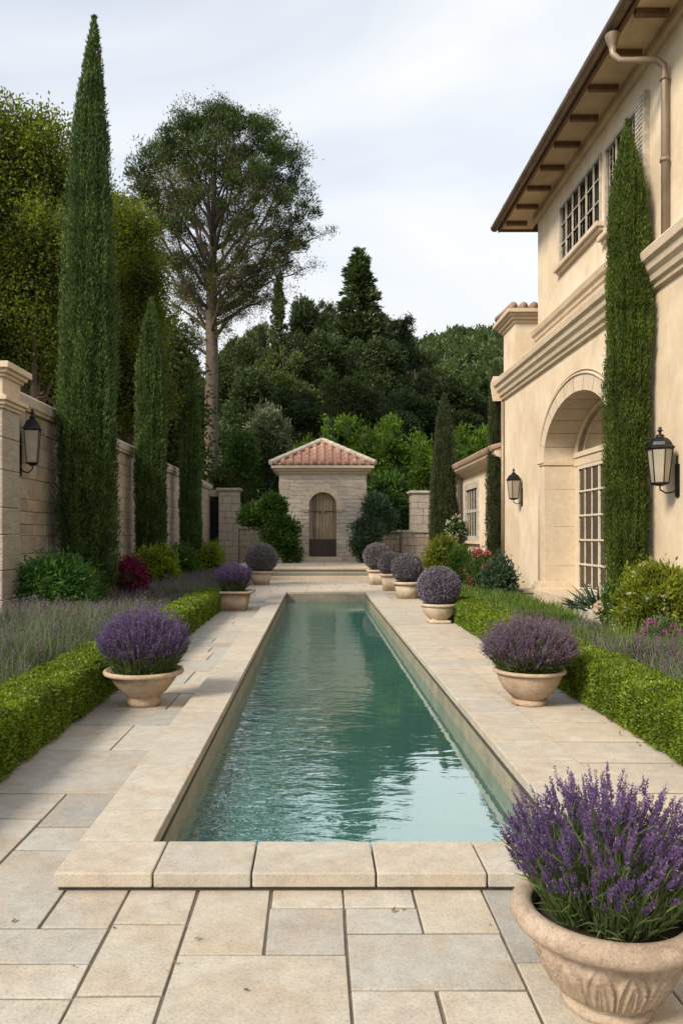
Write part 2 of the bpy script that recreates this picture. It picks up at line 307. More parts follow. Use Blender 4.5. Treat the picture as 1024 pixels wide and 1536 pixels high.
def npmesh(name, V, quads, tris, mat, parent=None, smooth=False):
    me = bpy.data.meshes.new(name); nq = len(quads); nt_ = len(tris) if tris is not None else 0
    me.vertices.add(len(V)); me.vertices.foreach_set('co', V.astype(np.float32).ravel())
    li = quads.ravel() if nt_ == 0 else np.concatenate([quads.ravel(), tris.ravel()])
    me.loops.add(len(li)); me.loops.foreach_set('vertex_index', li.astype(np.int32))
    me.polygons.add(nq + nt_)
    st = np.concatenate([np.arange(nq) * 4, nq * 4 + np.arange(nt_) * 3]).astype(np.int32)
    me.polygons.foreach_set('loop_start', st)
    me.update(calc_edges=True); me.materials.append(mat)
    o = link(bpy.data.objects.new(name, me))
    if parent: o.parent = parent
    return o
def leaves(name, P, D, L, W, mat, parent=None):
    """diamond leaves"""
    n = len(P); D = unit(D); s = unit(np.cross(D, rg.normal(size=(n, 3))))
    L = np.broadcast_to(L, (n,))[:, None]; W = np.broadcast_to(W, (n,))[:, None]
    V = np.stack([P, P + D * L * .45 + s * W * .5, P + D * L, P + D * L * .45 - s * W * .5], 1).reshape(-1, 3)
    return npmesh(name, V, np.arange(4 * n).reshape(n, 4), None, mat, parent)
def blades(name, P, D, L, W, B, mat, parent=None):
    n = len(P); D = unit(D); s = unit(np.cross(D, rg.normal(size=(n, 3))))
    L = np.broadcast_to(L, (n,))[:, None]; W = np.broadcast_to(W, (n,))[:, None]
    c1 = P + D * L * .5 + B * L * .25; c2 = P + D * L + B * L
    V = np.stack([P - s * W * .4, P + s * W * .4, c1 + s * W * .5, c1 - s * W * .5, c2], 1).reshape(-1, 3)
    b = np.arange(n)[:, None] * 5
    return npmesh(name, V, b + np.array([[0, 1, 2, 3]]), b + np.array([[3, 2, 4]]), mat, parent)
_ph = rg.uniform(0, 6.28, (8, 3)); _fr = rg.normal(size=(8, 3, 3))
def lump(P, sc):
    """cheap smooth noise, about -1..1"""
    s = 0
    for i in range(8): s = s + np.sin((P @ _fr[i]) * sc)[:, :].sum(1) * .0 + np.sin(P @ _fr[i][0] * sc + _ph[i][0]) * np.sin(P @ _fr[i][1] * sc + _ph[i][1])
    return s / 3.0
def sphere_dirs(n): return unit(rg.normal(size=(n, 3)))

# ------------------------------------------------------------------ plant builders
def cypress(px_label, x, y, h, r, mat, name_label, z0=0.0, n=42000, prof=None, group='columnar cypresses', leaf=.085, lean=0.0):
    n = int(n * 1.5); leaf *= .72
    t = thing('cypress_tree', (x, y, z0), name_label, 'tree', group)
    MB().tube([(0, 0, 0), (0, 0, h * .5), (0, 0, h * .93)], [r * .22, r * .13, .015], 8).build('trunk', M['bark'], t, True)
    if prof is None: prof = [(0, .80), (.05, .92), (.2, 1.0), (.42, .95), (.6, .78), (.75, .56), (.87, .32), (.95, .14), (1, .02)]
    pz = np.array([p[0] for p in prof]); pr = np.array([p[1] for p in prof])
    z = rg.uniform(.012, 1, n * 3); keep = rg.uniform(0, 1, n * 3) < np.interp(z, pz, pr) + .05; z = z[keep][:n]; nn = len(z)
    nt_ = nn // 14; cz = z[:nt_]; cth = rg.uniform(0, 2 * np.pi, nt_)     # tufts
    idx = rg.integers(0, nt_, nn); zz = cz[idx] * h + rg.normal(0, .12, nn); th = cth[idx] + rg.normal(0, .13, nn)
    tq = np.clip(zz / h, 0, 1); rr = np.interp(tq, pz, pr) * r
    P0 = np.stack([np.cos(th), np.sin(th), zz * .35 / max(r, .3) * .5], 1)
    l1 = lump(P0 * np.array([1, 1, .6]), 5.5); l2 = lump(P0 * np.array([1.3, 1.3, 1.6]) + 9, 8)
    l3 = lump(np.stack([np.cos(th) * 3.2, np.sin(th) * 3.2, zz * .55], 1) + 3, 2.4)
    rr = rr * (.97 + .13 * l1 + .07 * l2 + .17 * l3) * rg.uniform(.78, 1.04, nn) * (1 - .06 * rg.uniform(0, 1, nt_)[idx] * 2)
    zz = np.clip(zz, .05, h * 1.0)
    P = np.stack([rr * np.cos(th), rr * np.sin(th), zz], 1)
    P[:, 0] += lean * tq ** 3
    D = np.stack([np.cos(th) * .45, np.sin(th) * .45, np.full(nn, 1.0)], 1) + rg.normal(0, .28, (nn, 3))
    leaves('foliage', P, D, leaf * rg.uniform(.7, 1.7, nn), leaf * .34 * rg.uniform(.7, 1.3, nn), mat, t)
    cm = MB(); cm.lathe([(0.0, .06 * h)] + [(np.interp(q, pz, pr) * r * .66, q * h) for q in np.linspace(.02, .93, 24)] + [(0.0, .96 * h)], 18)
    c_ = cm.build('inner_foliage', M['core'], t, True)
    for v in c_.data.vertices: v.co.x += lean * (v.co.z / h) ** 3
    return t
def blob_core(parent, lobes, mat, k=.72, name='inner_foliage'):
    bm = bmesh.new()
    for c, rad in lobes:
        mt = Matrix.Translation(c) @ Matrix.Diagonal((rad[0] * k, rad[1] * k, rad[2] * k, 1))
        bmesh.ops.create_icosphere(bm, subdivisions=3, radius=1, matrix=mt)
    me = bpy.data.meshes.new(name); bm.to_mesh(me); bm.free(); me.materials.append(mat)
    co = np.zeros(len(me.vertices) * 3, np.float32); me.vertices.foreach_get('co', co); co = co.reshape(-1, 3)
    co = co * (1 + .0 * co); me.vertices.foreach_set('co', co.ravel())
    o = link(bpy.data.objects.new(name, me)); o.parent = parent; return o
def lobe_points(lobes, n, clumps, spread, shell=.55, flat_bottom=None):
    vol = np.array([l[1][0] * l[1][1] * l[1][2] for l in lobes]) ** .75; vol = vol / vol.sum()
    li = rg.choice(len(lobes), clumps, p=vol); c = np.array([lobes[i][0] for i in li], float); rd = np.array([lobes[i][1] for i in li], float)
    d = sphere_dirs(clumps); q = rg.uniform(shell, 1.0, clumps)[:, None]
    cc = c + d * rd * q
    bump = 1 + .12 * lump(d * 2 + c, 2.2)[:, None]; cc = c + (cc - c) * bump
    idx = rg.integers(0, clumps, n); P = cc[idx] + rg.normal(0, 1, (n, 3)) * spread
    return P, d[idx], idx
def bush(name, loc, label, cat, lobes, mat, n=9000, leaf=.05, asp=.5, spread=.05, clumps=None, up=.5, group=None, core=True, shell=.75, corek=.8, flowers=None, stemh=.3, cmat=None):
    t = thing(name, loc, label, cat, group)
    clumps = clumps or max(60, n // 22)
    P, d, _ = lobe_points(lobes, n, clumps, spread, shell); k = P[:, 2] > .02; P = P[k]; d = d[k]; nn = len(P)
    D = d + np.array([0, 0, up]) + rg.normal(0, .55, (nn, 3))
    leaves('foliage', P, D, leaf * rg.uniform(.6, 1.5, nn), leaf * asp * rg.uniform(.7, 1.3, nn), mat, t)
    if core: blob_core(t, lobes, cmat or M['core'], corek)
    c0 = lobes[0][0]; MB().tube([(c0[0], c0[1], 0), (c0[0], c0[1], max(.1, c0[2]))], [.03 + stemh * .05, .02], 6).build('stem', M['bark'], t)
    if flowers:
        fm, fn, fs = flowers; P, d, _ = lobe_points(lobes, fn, max(8, fn // 5), fs * .9, .98); k = P[:, 2] > .05; P = P[k]; d = d[k]
        P = np.repeat(P, 5, 0) + rg.normal(0, fs * .35, (len(P) * 5, 3)); d = np.repeat(d, 5, 0)
        leaves('flower', P + d * fs, d + rg.normal(0, .8, P.shape), fs * 1.2, fs * .9, fm, t)
    return t
def hedge(x0, x1, y0, y1, h, label):
    t = thing('box_hedge', ((x0 + x1) / 2, (y0 + y1) / 2, 0), label, 'hedge', 'low clipped box hedges along the pool paths'); ox, oy = (x0 + x1) / 2, (y0 + y1) / 2
    n = 300000; yy = y0 + (y1 - y0) * rg.uniform(0, 1, n) ** 1.75            # denser near the viewer
    side = rg.uniform(0, 1, n); w_ = x1 - x0; tot = w_ + 2 * h
    xx = np.empty(n); zz = np.empty(n); nx = np.zeros(n); nzv = np.zeros(n)
    a = side < w_ / tot; b = (side >= w_ / tot) & (side < (w_ + h) / tot); c = ~(a | b)
    xx[a] = rg.uniform(x0, x1, a.sum()); zz[a] = h; nzv[a] = 1
    xx[b] = x0; zz[b] = rg.uniform(0.02, h, b.sum()); nx[b] = -1
    xx[c] = x1; zz[c] = rg.uniform(0.02, h, c.sum()); nx[c] = 1
    e = rg.uniform(0, 1, n) < .012 ; yy[e] = y1; xx[e] = rg.uniform(x0, x1, e.sum()); zz[e] = rg.uniform(0, h, e.sum())
    P = np.stack([xx, yy, zz], 1); Nn = np.stack([nx, np.where(e, 1, 0), nzv], 1); Nn[e] = (0, 1, 0)
    bump = .020 * lump(P, 9) + .012 * lump(P + 5, 23) + rg.uniform(-.030, .008, n)
    # soften top edges
    cx = (x0 + x1) / 2; edge = np.clip((np.abs(P[:, 0] - cx) - (w_ / 2 - .05)) / .05, 0, 1) * np.clip((P[:, 2] - (h - .05)) / .05, 0, 1)
    P = P + Nn * bump[:, None]; P[:, 2] -= edge * .018; P[:, 0] -= np.sign(P[:, 0] - cx) * edge * .018
    D = Nn * .8 + np.array([0, 0, .5]) + rg.normal(0, .6, (n, 3))
    sz = np.interp(yy, [y0, y0 + 3, y1], [.017, .022, .044]) * rg.uniform(.7, 1.3, n)
    P -= np.array([ox, oy, 0]); leaves('foliage', P, D, sz, sz * .62, M['box'], t)
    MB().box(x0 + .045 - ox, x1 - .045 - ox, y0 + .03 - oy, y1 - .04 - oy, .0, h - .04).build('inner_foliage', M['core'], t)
    return t
def stem_fan(n, r0, spread_deg, hgt, z0, fall=.32):
    th = rg.uniform(0, 2 * np.pi, n); q = np.sqrt(rg.uniform(0, 1, n)); ph = q * R(spread_deg)
    P = np.stack([np.cos(th) * r0 * q, np.sin(th) * r0 * q, np.full(n, z0)], 1)
    D = np.stack([np.cos(th) * np.sin(ph), np.sin(th) * np.sin(ph), np.cos(ph)], 1) + rg.normal(0, .05, (n, 3))
    D = unit(D); L = hgt * rg.uniform(.66, 1.06, n) * (1 - fall * q ** 2.2)
    B = np.stack([np.cos(th) * .05 * q, np.sin(th) * .05 * q, -.03 * q], 1) + rg.normal(0, .03, (n, 3)); return P, D, L, B, q
def lavender(parent, z0, r0, spread, hgt, n, fmat, near=False, leafmat_=None, flow=.30, fsz=.011, whorl=8, fall=.32):
    pl = link(bpy.data.objects.new('lavender_plant', None)); pl.parent = parent; pl.location = (0, 0, 0)
    P, D, L, B, q = stem_fan(n, r0, spread, hgt, z0, fall)
    blades('stem', P, D, L, .0035 if near else .006, B, leafmat_ or M['lav_leaf'], pl)
    # leaves: narrow blades low on the stems
    k = 6 if near else 4; m = n * k; idx = np.repeat(np.arange(n), k); t_ = rg.uniform(.02, .70, m)[:, None]
    Q = P[idx] + D[idx] * L[idx][:, None] * t_ + B[idx] * L[idx][:, None] * t_ ** 2
    blades('foliage', Q, D[idx] + rg.normal(0, .35, (m, 3)), (.075 if near else .09) * rg.uniform(.6, 1.3, m), .0055 if near else .010, rg.normal(0, .15, (m, 3)), leafmat_ or M['lav_leaf'], pl)
    # flower spikes
    wpb = 5 if near else 3; m = n * whorl * wpb; idx = np.repeat(np.arange(n), whorl * wpb)
    wl = np.tile(np.repeat(np.arange(whorl), wpb), n) / whorl
    fl = (flow * rg.uniform(.6, 1.25, n))[idx]; t_ = (1 - fl * (1 - wl) + rg.normal(0, .004, m))[:, None]
    Q = P[idx] + D[idx] * L[idx][:, None] * t_ + B[idx] * L[idx][:, None] * t_ ** 2
    s = fsz * (1.15 - .6 * wl) * rg.uniform(.7, 1.3, m); rd = sphere_dirs(m)
    Q = Q + rd * s[:, None] * .35
    leaves('flower', Q, rd * .8 + D[idx], s * 1.5, s * .85, fmat, pl)
    return pl
POTG = 'planted pots lining the pool'
def potbase(name, x, y, label, prof, mat, square=False, seg=64, disp=None, foot=None, soilz=None, soilr=None, rz=0, rim=None):
    t = thing('potted_lavender', (x, y, 0), label, 'potted plant', POTG, rz)
    MB().lathe(prof, seg, disp=disp, square=square, rot=0).build('pot', mat, t, True)
    if rim: MB().lathe(rim, seg, square=square).build('rim', mat, t, True)
    if foot: MB().lathe(foot[0], seg, square=foot[1]).build('foot', mat, t, True)
    MB().lathe([(soilr, soilz), (soilr * .6, soilz + .012), (0.001, soilz + .018)], 32, square=square).build('soil', M['soil'], t, True)
    return t
def torus_prof(R0, z, r, n=14, a0=-180, a1=180): return [(R0 + r * math.cos(R(a0 + (a1 - a0) * i / n)), z + r * math.sin(R(a0 + (a1 - a0) * i / n))) for i in range(n + 1)]
def ball(parent, cz, r, mat, n=16000, leaf=.022):
    pl = link(bpy.data.objects.new('lavender_plant', None)); pl.parent = parent; pl.location = (0, 0, 0)
    d = sphere_dirs(n); P = d * r * (rg.uniform(.90, 1.03, n) + .02 * lump(d * 3, 3))[:, None] + np.array([0, 0, cz]); P[:, 2] = cz + (P[:, 2] - cz) * .94
    leaves('flower', P, d * .8 + rg.normal(0, .7, (n, 3)) + np.array([0, 0, .2]), leaf * rg.uniform(.6, 1.4, n), leaf * .55, mat, pl)
    m = n // 5; d = sphere_dirs(m); P = d * r * rg.uniform(.86, 1.0, m)[:, None] + np.array([0, 0, cz])
    leaves('foliage', P, d + rg.normal(0, .5, (m, 3)), leaf * 1.2, leaf * .5, M['lav_bed'], pl)
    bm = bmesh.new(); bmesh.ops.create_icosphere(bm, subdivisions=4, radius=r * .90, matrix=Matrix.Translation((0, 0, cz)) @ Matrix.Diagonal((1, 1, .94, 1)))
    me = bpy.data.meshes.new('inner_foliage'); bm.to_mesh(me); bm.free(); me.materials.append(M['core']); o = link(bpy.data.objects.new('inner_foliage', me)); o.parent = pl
    MB().tube([(0, 0, cz - r - .06), (0, 0, cz - r * .5)], .03, 6).build('stem', M['bark'], pl)

# ================================================================== GROUND, HILL
PX0, PX1, PY0, PY1 = -.753, 1.206, 3.572, 19.25       # pool opening
WZ = -.16                                             # water level
CT = .08                                              # coping top
g = MB(); gz = -.03; hx0, hx1, hy0, hy1 = PX0 - .1, PX1 + .1, PY0 - .1, PY1 + .1
for a, b, c, d in ((-700, hx0, -300, 900), (hx1, 700, -300, 900), (hx0, hx1, -300, hy0), (hx0, hx1, hy1, 900)):
    g.add([(a, c, gz), (b, c, gz), (b, d, gz), (a, d, gz)], [(0, 1, 2, 3)])
struct(g.build('ground', M['ground']))
def hillz(x, y):
    t = np.clip((y - 48) / 110, 0, 1); t = t * t * (3 - 2 * t); lat = 1 + .12 * np.sin(x * .021 + .6) + .05 * np.sin(x * .07)
    right = 1 + .12 * np.clip(x / 40, -1, 1)
    return t * 29.5 * lat * right
gx = np.linspace(-260, 260, 90); gy = np.linspace(46, 300, 60); GX, GY = np.meshgrid(gx, gy); GZ = hillz(GX, GY) - .1
V = np.stack([GX.ravel(), GY.ravel(), GZ.ravel()], 1); ii = np.arange(59)[:, None] * 90 + np.arange(89)[None, :]; ii = ii.ravel()
struct(npmesh('hill', V, np.stack([ii, ii + 1, ii + 91, ii + 90], 1), None, M['hill']))

# ================================================================== PAVING
def slabs(name, rects, mat, z=0.0, gap=.011, th=.05):
    m = MB(); rr = random.Random(3)
    for x0, x1, y0, y1 in rects:
        dz = rr.uniform(-.0015, .0015); j = lambda: rr.uniform(-.003, .003); g_ = gap / 2; gy_ = g_ * np.interp(y0, [2.5, 5, 12], [1.0, 2.2, 3.2])
        a = [(x0 + g_ + j(), y0 + gy_ + j()), (x1 - g_ + j(), y0 + gy_ + j()), (x1 - g_ + j(), y1 - gy_ + j()), (x0 + g_ + j(), y1 - gy_ + j())]
        m.add([(p[0], p[1], z - th) for p in a] + [(p[0], p[1], z + dz) for p in a], [(0, 3, 2, 1), (4, 5, 6, 7), (0, 1, 5, 4), (1, 2, 6, 5), (2, 3, 7, 6), (3, 0, 4, 7)])
    return struct(m.build(name, mat, bevel=.004))
yy = lambda a, b: (YG(b), YG(a))
S = []
def S_(x0, x1, a, b): y0, y1 = yy(a, b); S.append((x0, x1, y0, y1))
S_(-.5, -.19, 1318, 1432); S_(-.19, .11, 1318, 1362); S_(-.19, .11, 1362, 1432); S_(-.5, .11, 1432, 1660)
S_(.11, .404, 1318, 1362); S_(.11, .404, 1362, 1400); S_(.404, .695, 1318, 1400); S_(.11, .695, 1400, 1485); S_(.11, .396, 1485, 1660); S_(.396, .695, 1485, 1660)
S_(.695, 1.17, 1318, 1443); S_(.695, 1.17, 1443, 1660)
S_(-.79, -.5, 1318, 1386); S_(-.79, -.5, 1386, 1493); S_(-.79, -.5, 1493, 1660)
S_(-1.06, -.79, 1318, 1392); S_(-1.45, -.79, 1392, 1445); S_(-1.45, -.79, 1445, 1497); S_(-1.45, -.79, 1497, 1660)
S_(-1.446, -1.06, 1275, 1392); S_(-1.446, -1.06, 1240, 1275)
S_(-1.446, -1.06, 1190, 1240); S_(-2.0, -1.446, 1190, 1228); S_(-2.0, -1.446, 1228, 1330); S_(-2.1, -1.45, 1330, 1440); S_(-2.1, -1.45, 1440, 1660)
S_(-2.0, -1.06, 1125, 1190); S_(-2.0, -1.44, 1087, 1125); S_(-1.44, -1.06, 1087, 1125)
S_(-2.0, -1.06, 1064, 1087); S_(-2.0, -1.3, 1040, 1064); S_(-1.3, -1.06, 1040, 1064)
rr = random.Random(21)
def fill(x0, x1, y0, y1, hmin, hmax, wmin, wmax):
    y = y0; o_ = []
    while y < y1 - .05:
        hh = rr.uniform(hmin, hmax); yn = y + hh
        if yn > y1 - hmin * .6: yn = y1
        x = x0
        while x < x1 - .02:
            ww = rr.uniform(wmin, wmax); xn = x + ww
            if xn > x1 - wmin * .6: xn = x1
            o_.append((x, xn, y, yn)); x = xn
        y = yn
    return o_
S += fill(-2.0, -1.06, YG(1040), 19.8, .42, .85, .4, .95)
yb = YG(1660); S += fill(1.17, 6.0, yb, 3.35, .25, .5, .35, .75); S += fill(-6, -2.1, yb, 3.4, .25, .5, .35, .75)
S += fill(-6.0, 6.0, -4.0, yb, .3, .6, .4, .9)
slabs('paving', S, M['paver'], gap=.0115)
S = []                                                   # right-hand terrace: two ranks of near-equal slabs
y = 3.35
while y < 19.6:
    d = rr.uniform(.46, .60)
    S.append((1.64, 2.42, y, y + d)); y += d
S += fill(-2.0, 2.5, 19.8, 26.4, .45, .8, .5, 1.0)
S += [(1.17, 1.64, 3.35, 3.6)][:0]
slabs('terrace_paving', S, M['paver_far'], gap=.014)
gm = MB()
for a, b, c, d in ((-6, PX0 - .05, -4, 26.5), (PX1 + .05, 2.6, -4, 26.5), (PX0 - .05, PX1 + .05, -4, PY0 - .05), (PX0 - .05, PX1 + .05, PY1 + .05, 26.5), (2.6, 6, -4, 3.35)):
    gm.add([(a, c, -.007), (b, c, -.007), (b, d, -.007), (a, d, -.007)], [(0, 1, 2, 3)])
struct(gm.build('paving_joints', M['grout']))
# coping
m = MB(); cg = .008
def cop(x0, x1, y0, y1, z0=.018): q = cg / 2 * (1 if y0 < 3.4 else float(np.interp(y0, [3.4, 6, 14], [1.6, 2.6, 4]))); m.box(x0 + cg / 2, x1 - cg / 2, y0 + q, y1 - q, z0 + rr.uniform(-.001, .001), CT + rr.uniform(-.001, .0012))
xs = [-1.107, -.69, -.275, .25, .717, 1.17, 1.64]
for a, b in zip(xs, xs[1:]): cop(a, b, 3.226, 3.572)
ys = [3.572, 3.99, 4.72, 5.47, 6.2, 7.0, 8.02]
while ys[-1] < 18.4: ys.append(ys[-1] + rr.uniform(.75, 1.05))
ys.append(19.6)
for a, b in zip(ys, ys[1:]): cop(-1.107, PX0, a, b)
ys = [3.572]
while ys[-1] < 18.9: ys.append(ys[-1] + rr.uniform(.40, .50))
ys.append(19.6)
for a, b in zip(ys, ys[1:]): cop(PX1, 1.64, a, b)
xs = [PX0, -.3, .2, .72, PX1]
for a, b in zip(xs, xs[1:]): cop(a, b, PY1, 19.6)
struct(m.build('pool_coping', M['coping'], bevel=.006))
m = MB(); m.box(-1.09, PX0 - .01, 3.245, 19.6, -.02, .016); m.box(PX1 + .01, 1.62, 3.245, 19.6, -.02, .016); m.box(PX0 - .01, PX1 + .01, 3.245, 3.55, -.02, .016); m.box(PX0 - .01, PX1 + .01, 19.27, 19.58, -.02, .016)
struct(m.build('coping_bed', plain('coping_mortar', (.075, .062, .048), .95, 0, .4, 12, .6)))
# basin
e = .012; m = MB()
m.box(PX0 - .2, PX0 - e, PY0 - .2, PY1 + .2, -1.5, .014); m.box(PX1 + e, PX1 + .2, PY0 - .2, PY1 + .2, -1.5, .014)
m.box(PX0 - e, PX1 + e, PY0 - .2, PY0 - e, -1.5, .014); m.box(PX0 - e, PX1 + e, PY1 + e, PY1 + .2, -1.5, .014)
m.box(PX1 - .20, PX1 + e, PY0 - e, PY1 + e, -1.5, -.33); m.box(PX0 - e, PX0 + .10, PY0 - e, PY1 + e, -1.5, -.36)
struct(m.build('pool_wall', M['poolwall'], bevel=.004))
m = MB(); m.box(PX0 - e, PX1 + e, PY0 - e, PY1 + e, -1.6, -1.35); struct(m.build('pool_floor', M['plaster']))
m = MB(); m.add([(PX0 - e, PY0 - e, WZ), (PX1 + e, PY0 - e, WZ), (PX1 + e, PY1 + e, WZ), (PX0 - e, PY1 + e, WZ)], [(0, 1, 2, 3)])
struct(m.build('pool_water', M['water']))
# steps and platform in front of the pavilion
m = MB(); m.box(-1.75, 2.0, 25.8, 26.3, -.02, .115); a = m.build('lower_step', M['trim'], bevel=.01)
t = thing('stone_platform', (.25, 28, 0), 'low stone platform with blue grey step risers under the garden pavilion', 'platform'); a.parent = t; a.location = (-.25, -28, 0)
def pc(mb, name, mat, root, **k):
    o = mb.build(name, mat, root, **k); o.location = [-c for c in root.location]; return o
pc(MB().box(-1.5, 1.85, 26.12, 33.5, -.02, .33), 'riser', M['stepgrey'], t, bevel=.006)
m = MB(); xx_ = [-1.56, -.75, .1, .95, 1.93]
for a, b in zip(xx_, xx_[1:]): m.box(a, b - .01, 26.05, 27.2, .335, .41)
for a, b in zip([-2.9, -1.2, .3, 1.7, 3.2], [-1.2, .3, 1.7, 3.2, 3.3]): m.box(a, b - .01, 27.21, 33.6, .335, .408)
pc(m, 'top_slab', M['trim'], t, bevel=.012)
pc(MB().box(-1.52, 1.87, 26.09, 26.15, .21, .235), 'riser_joint', M['trim'], t)

def pcs(mb, name, mat, root, par=None, **k):
    """one mesh per separate piece"""
    parent = list(range(len(mb.v)))
    def find(a):
        while parent[a] != a: parent[a] = parent[parent[a]]; a = parent[a]
        return a
    for f in mb.f:
        for q in f[1:]: parent[find(q)] = find(f[0])
    groups = {}
    for f in mb.f: groups.setdefault(find(f[0]), []).append(f)
    for fs in groups.values():
        ids = sorted({i for f in fs for i in f}); mp_ = {v: i for i, v in enumerate(ids)}; q = MB(); q.v = [mb.v[i] for i in ids]; q.f = [tuple(mp_[i] for i in f) for f in fs]
        o = pc(q, name, mat, root, **k)
        if par: o.parent = par

# ================================================================== PAVILION
PXc, PYf, PYb = .25, 32.2, 35.4; hw = 1.82; pz0, pz1 = .41, 4.13
pv = thing('garden_pavilion', (PXc, 33.8, .41), 'small square travertine pavilion with arched door and red tiled roof beyond the pool', 'pavilion')
dr, dsp = .575, Z(759, PYf)            # door radius and springing height
m = MB(); wt = .35
def archwall(m, xc, y0, y1, halfw, z0, z1, r, zs, seg=20):
    m.box(xc - halfw, xc - r, y0, y1, z0, z1); m.box(xc + r, xc + halfw, y0, y1, z0, z1)
    for i in range(seg):
        a0 = math.pi * i / seg; a1 = math.pi * (i + 1) / seg
        xa, xb = xc - r * math.cos(a0), xc - r * math.cos(a1); za, zb = zs + r * math.sin(a0), zs + r * math.sin(a1)
        m.add([(xa, y0, za), (xb, y0, zb), (xb, y0, z1), (xa, y0, z1), (xa, y1, za), (xb, y1, zb), (xb, y1, z1), (xa, y1, z1)], [(0, 1, 2, 3), (4, 7, 6, 5), (0, 4, 5, 1), (3, 2, 6, 7)])
archwall(m, PXc, PYf, PYf + wt, hw, pz0, pz1, dr, dsp)
m.box(PXc - hw, PXc - hw + wt, PYf + wt, PYb, pz0, pz1); m.box(PXc + hw - wt, PXc + hw, PYf + wt, PYb, pz0, pz1); m.box(PXc - hw + wt, PXc + hw - wt, PYb - wt, PYb, pz0, pz1)
def pavmat():
    m_, n, l, o = mat_new('pavilion_travertine'); v, g = worldpos(n, l)
    sx = n.new('ShaderNodeSeparateXYZ'); l.new(v, sx.inputs[0]); ad = n.new('ShaderNodeMath'); l.new(sx.outputs[0], ad.inputs[0]); l.new(sx.outputs[1], ad.inputs[1])
    cx = n.new('ShaderNodeCombineXYZ'); l.new(ad.outputs[0], cx.inputs[0]); l.new(sx.outputs[2], cx.inputs[1])
    wob = n.new('ShaderNodeTexNoise'); wob.inputs['Scale'].default_value = 2.5; l.new(v, wob.inputs['Vector'])
    va = n.new('ShaderNodeVectorMath'); va.operation = 'SCALE'; va.inputs['Scale'].default_value = .10; l.new(wob.outputs['Color'], va.inputs[0])
    vb = n.new('ShaderNodeVectorMath'); l.new(cx.outputs[0], vb.inputs[0]); l.new(va.outputs[0], vb.inputs[1])
    br = n.new('ShaderNodeTexBrick'); l.new(vb.outputs[0], br.inputs['Vector']); br.inputs['Scale'].default_value = 1
    br.inputs['Brick Width'].default_value = .62; br.inputs['Row Height'].default_value = .17; br.inputs['Mortar Size'].default_value = .006; br.inputs['Mortar Smooth'].default_value = .6
    br.inputs['Color1'].default_value = (.60, .52, .42, 1); br.inputs['Color2'].default_value = (.53, .47, .39, 1); br.inputs['Mortar'].default_value = (.33, .27, .20, 1)
    v2, _ = worldpos(n, l, (1, 1, 4)); n1 = noise(n, l, v2, 3, 8, .7, .5); f = ramp(n, l, n1, [(.35, (.72,) * 3), (.6, (1.12,) * 3)])
    c = mixc(n, l, 1, br.outputs[0], f, 'MULTIPLY'); n2 = noise(n, l, v, 1.3, 5); f = ramp(n, l, n2, [(.5, (0, 0, 0)), (.75, (.5,) * 3)]); c = mixc(n, l, f, c, (.36, .26, .17))
    h = n.new('ShaderNodeMath'); h.operation = 'MULTIPLY_ADD'; h.inputs[1].default_value = 1.2; l.new(n1, h.inputs[0]); 
    iv = n.new('ShaderNodeMath'); iv.operation = 'SUBTRACT'; iv.inputs[0].default_value = 1; l.new(br.outputs['Fac'], iv.inputs[1]); l.new(iv.outputs[0], h.inputs[2])
    prin(n, l, o, c, .9, .2, 0, h.outputs[0], .9, .02); return m_
M['pav'] = pavmat()
pc(m, 'wall', M['pav'], pv)
# quoins at the upper corners
m = MB()
for s in (-1, 1):
    for k, (z, ww) in enumerate(((3.78, .45), (3.38, .36), (2.9, .40))):
        a = PXc + s * hw; x0, x1 = (a - .02, a + ww) if s < 0 else (a - ww, a + .02); m.box(x0, x1, PYf - .018, PYf + .3, z - .34, z)
pcs(m, 'quoin', M['travertine'], pv, bevel=.01)
# arch surround
m = MB(); ro = .84
for i in range(9):
    a0, a1 = math.pi * i / 9 + .006, math.pi * (i + 1) / 9 - .006; vs = []
    for y in (PYf - .05, PYf + .1):
        for k in range(4):
            aa = a0 + (a1 - a0) * k / 3; vs += [(PXc - dr * math.cos(aa), y, dsp + dr * math.sin(aa)), (PXc - ro * math.cos(aa), y, dsp + ro * math.sin(aa))]
    fs = []
    for k in range(3): b = 2 * k; fs += [(b, b + 1, b + 3, b + 2), (8 + b, 8 + b + 2, 8 + b + 3, 8 + b + 1), (b, b + 2, 8 + b + 2, 8 + b), (b + 1, 8 + b + 1, 8 + b + 3, b + 3)]
    fs += [(0, 8, 9, 1), (6, 7, 15, 14)]; m.add(vs, fs)
pc(m, 'arch_surround', M['trim'], pv, bevel=.008)
m = MB()
for s in (-1, 1):
    a = PXc + s * (dr + .14); m.box(a - .16, a + .16, PYf - .08, PYf + .1, dsp - .16, dsp - .01); m.box(a - .12, a + .12, PYf - .055, PYf + .1, dsp - .24, dsp - .16)
pcs(m, 'impost', M['trim'], pv, bevel=.01)
pc(MB().box(PXc - .80, PXc + .80, PYf - .18, PYf + .2, .412, .60), 'doorstep', M['trim'], pv, bevel=.012)
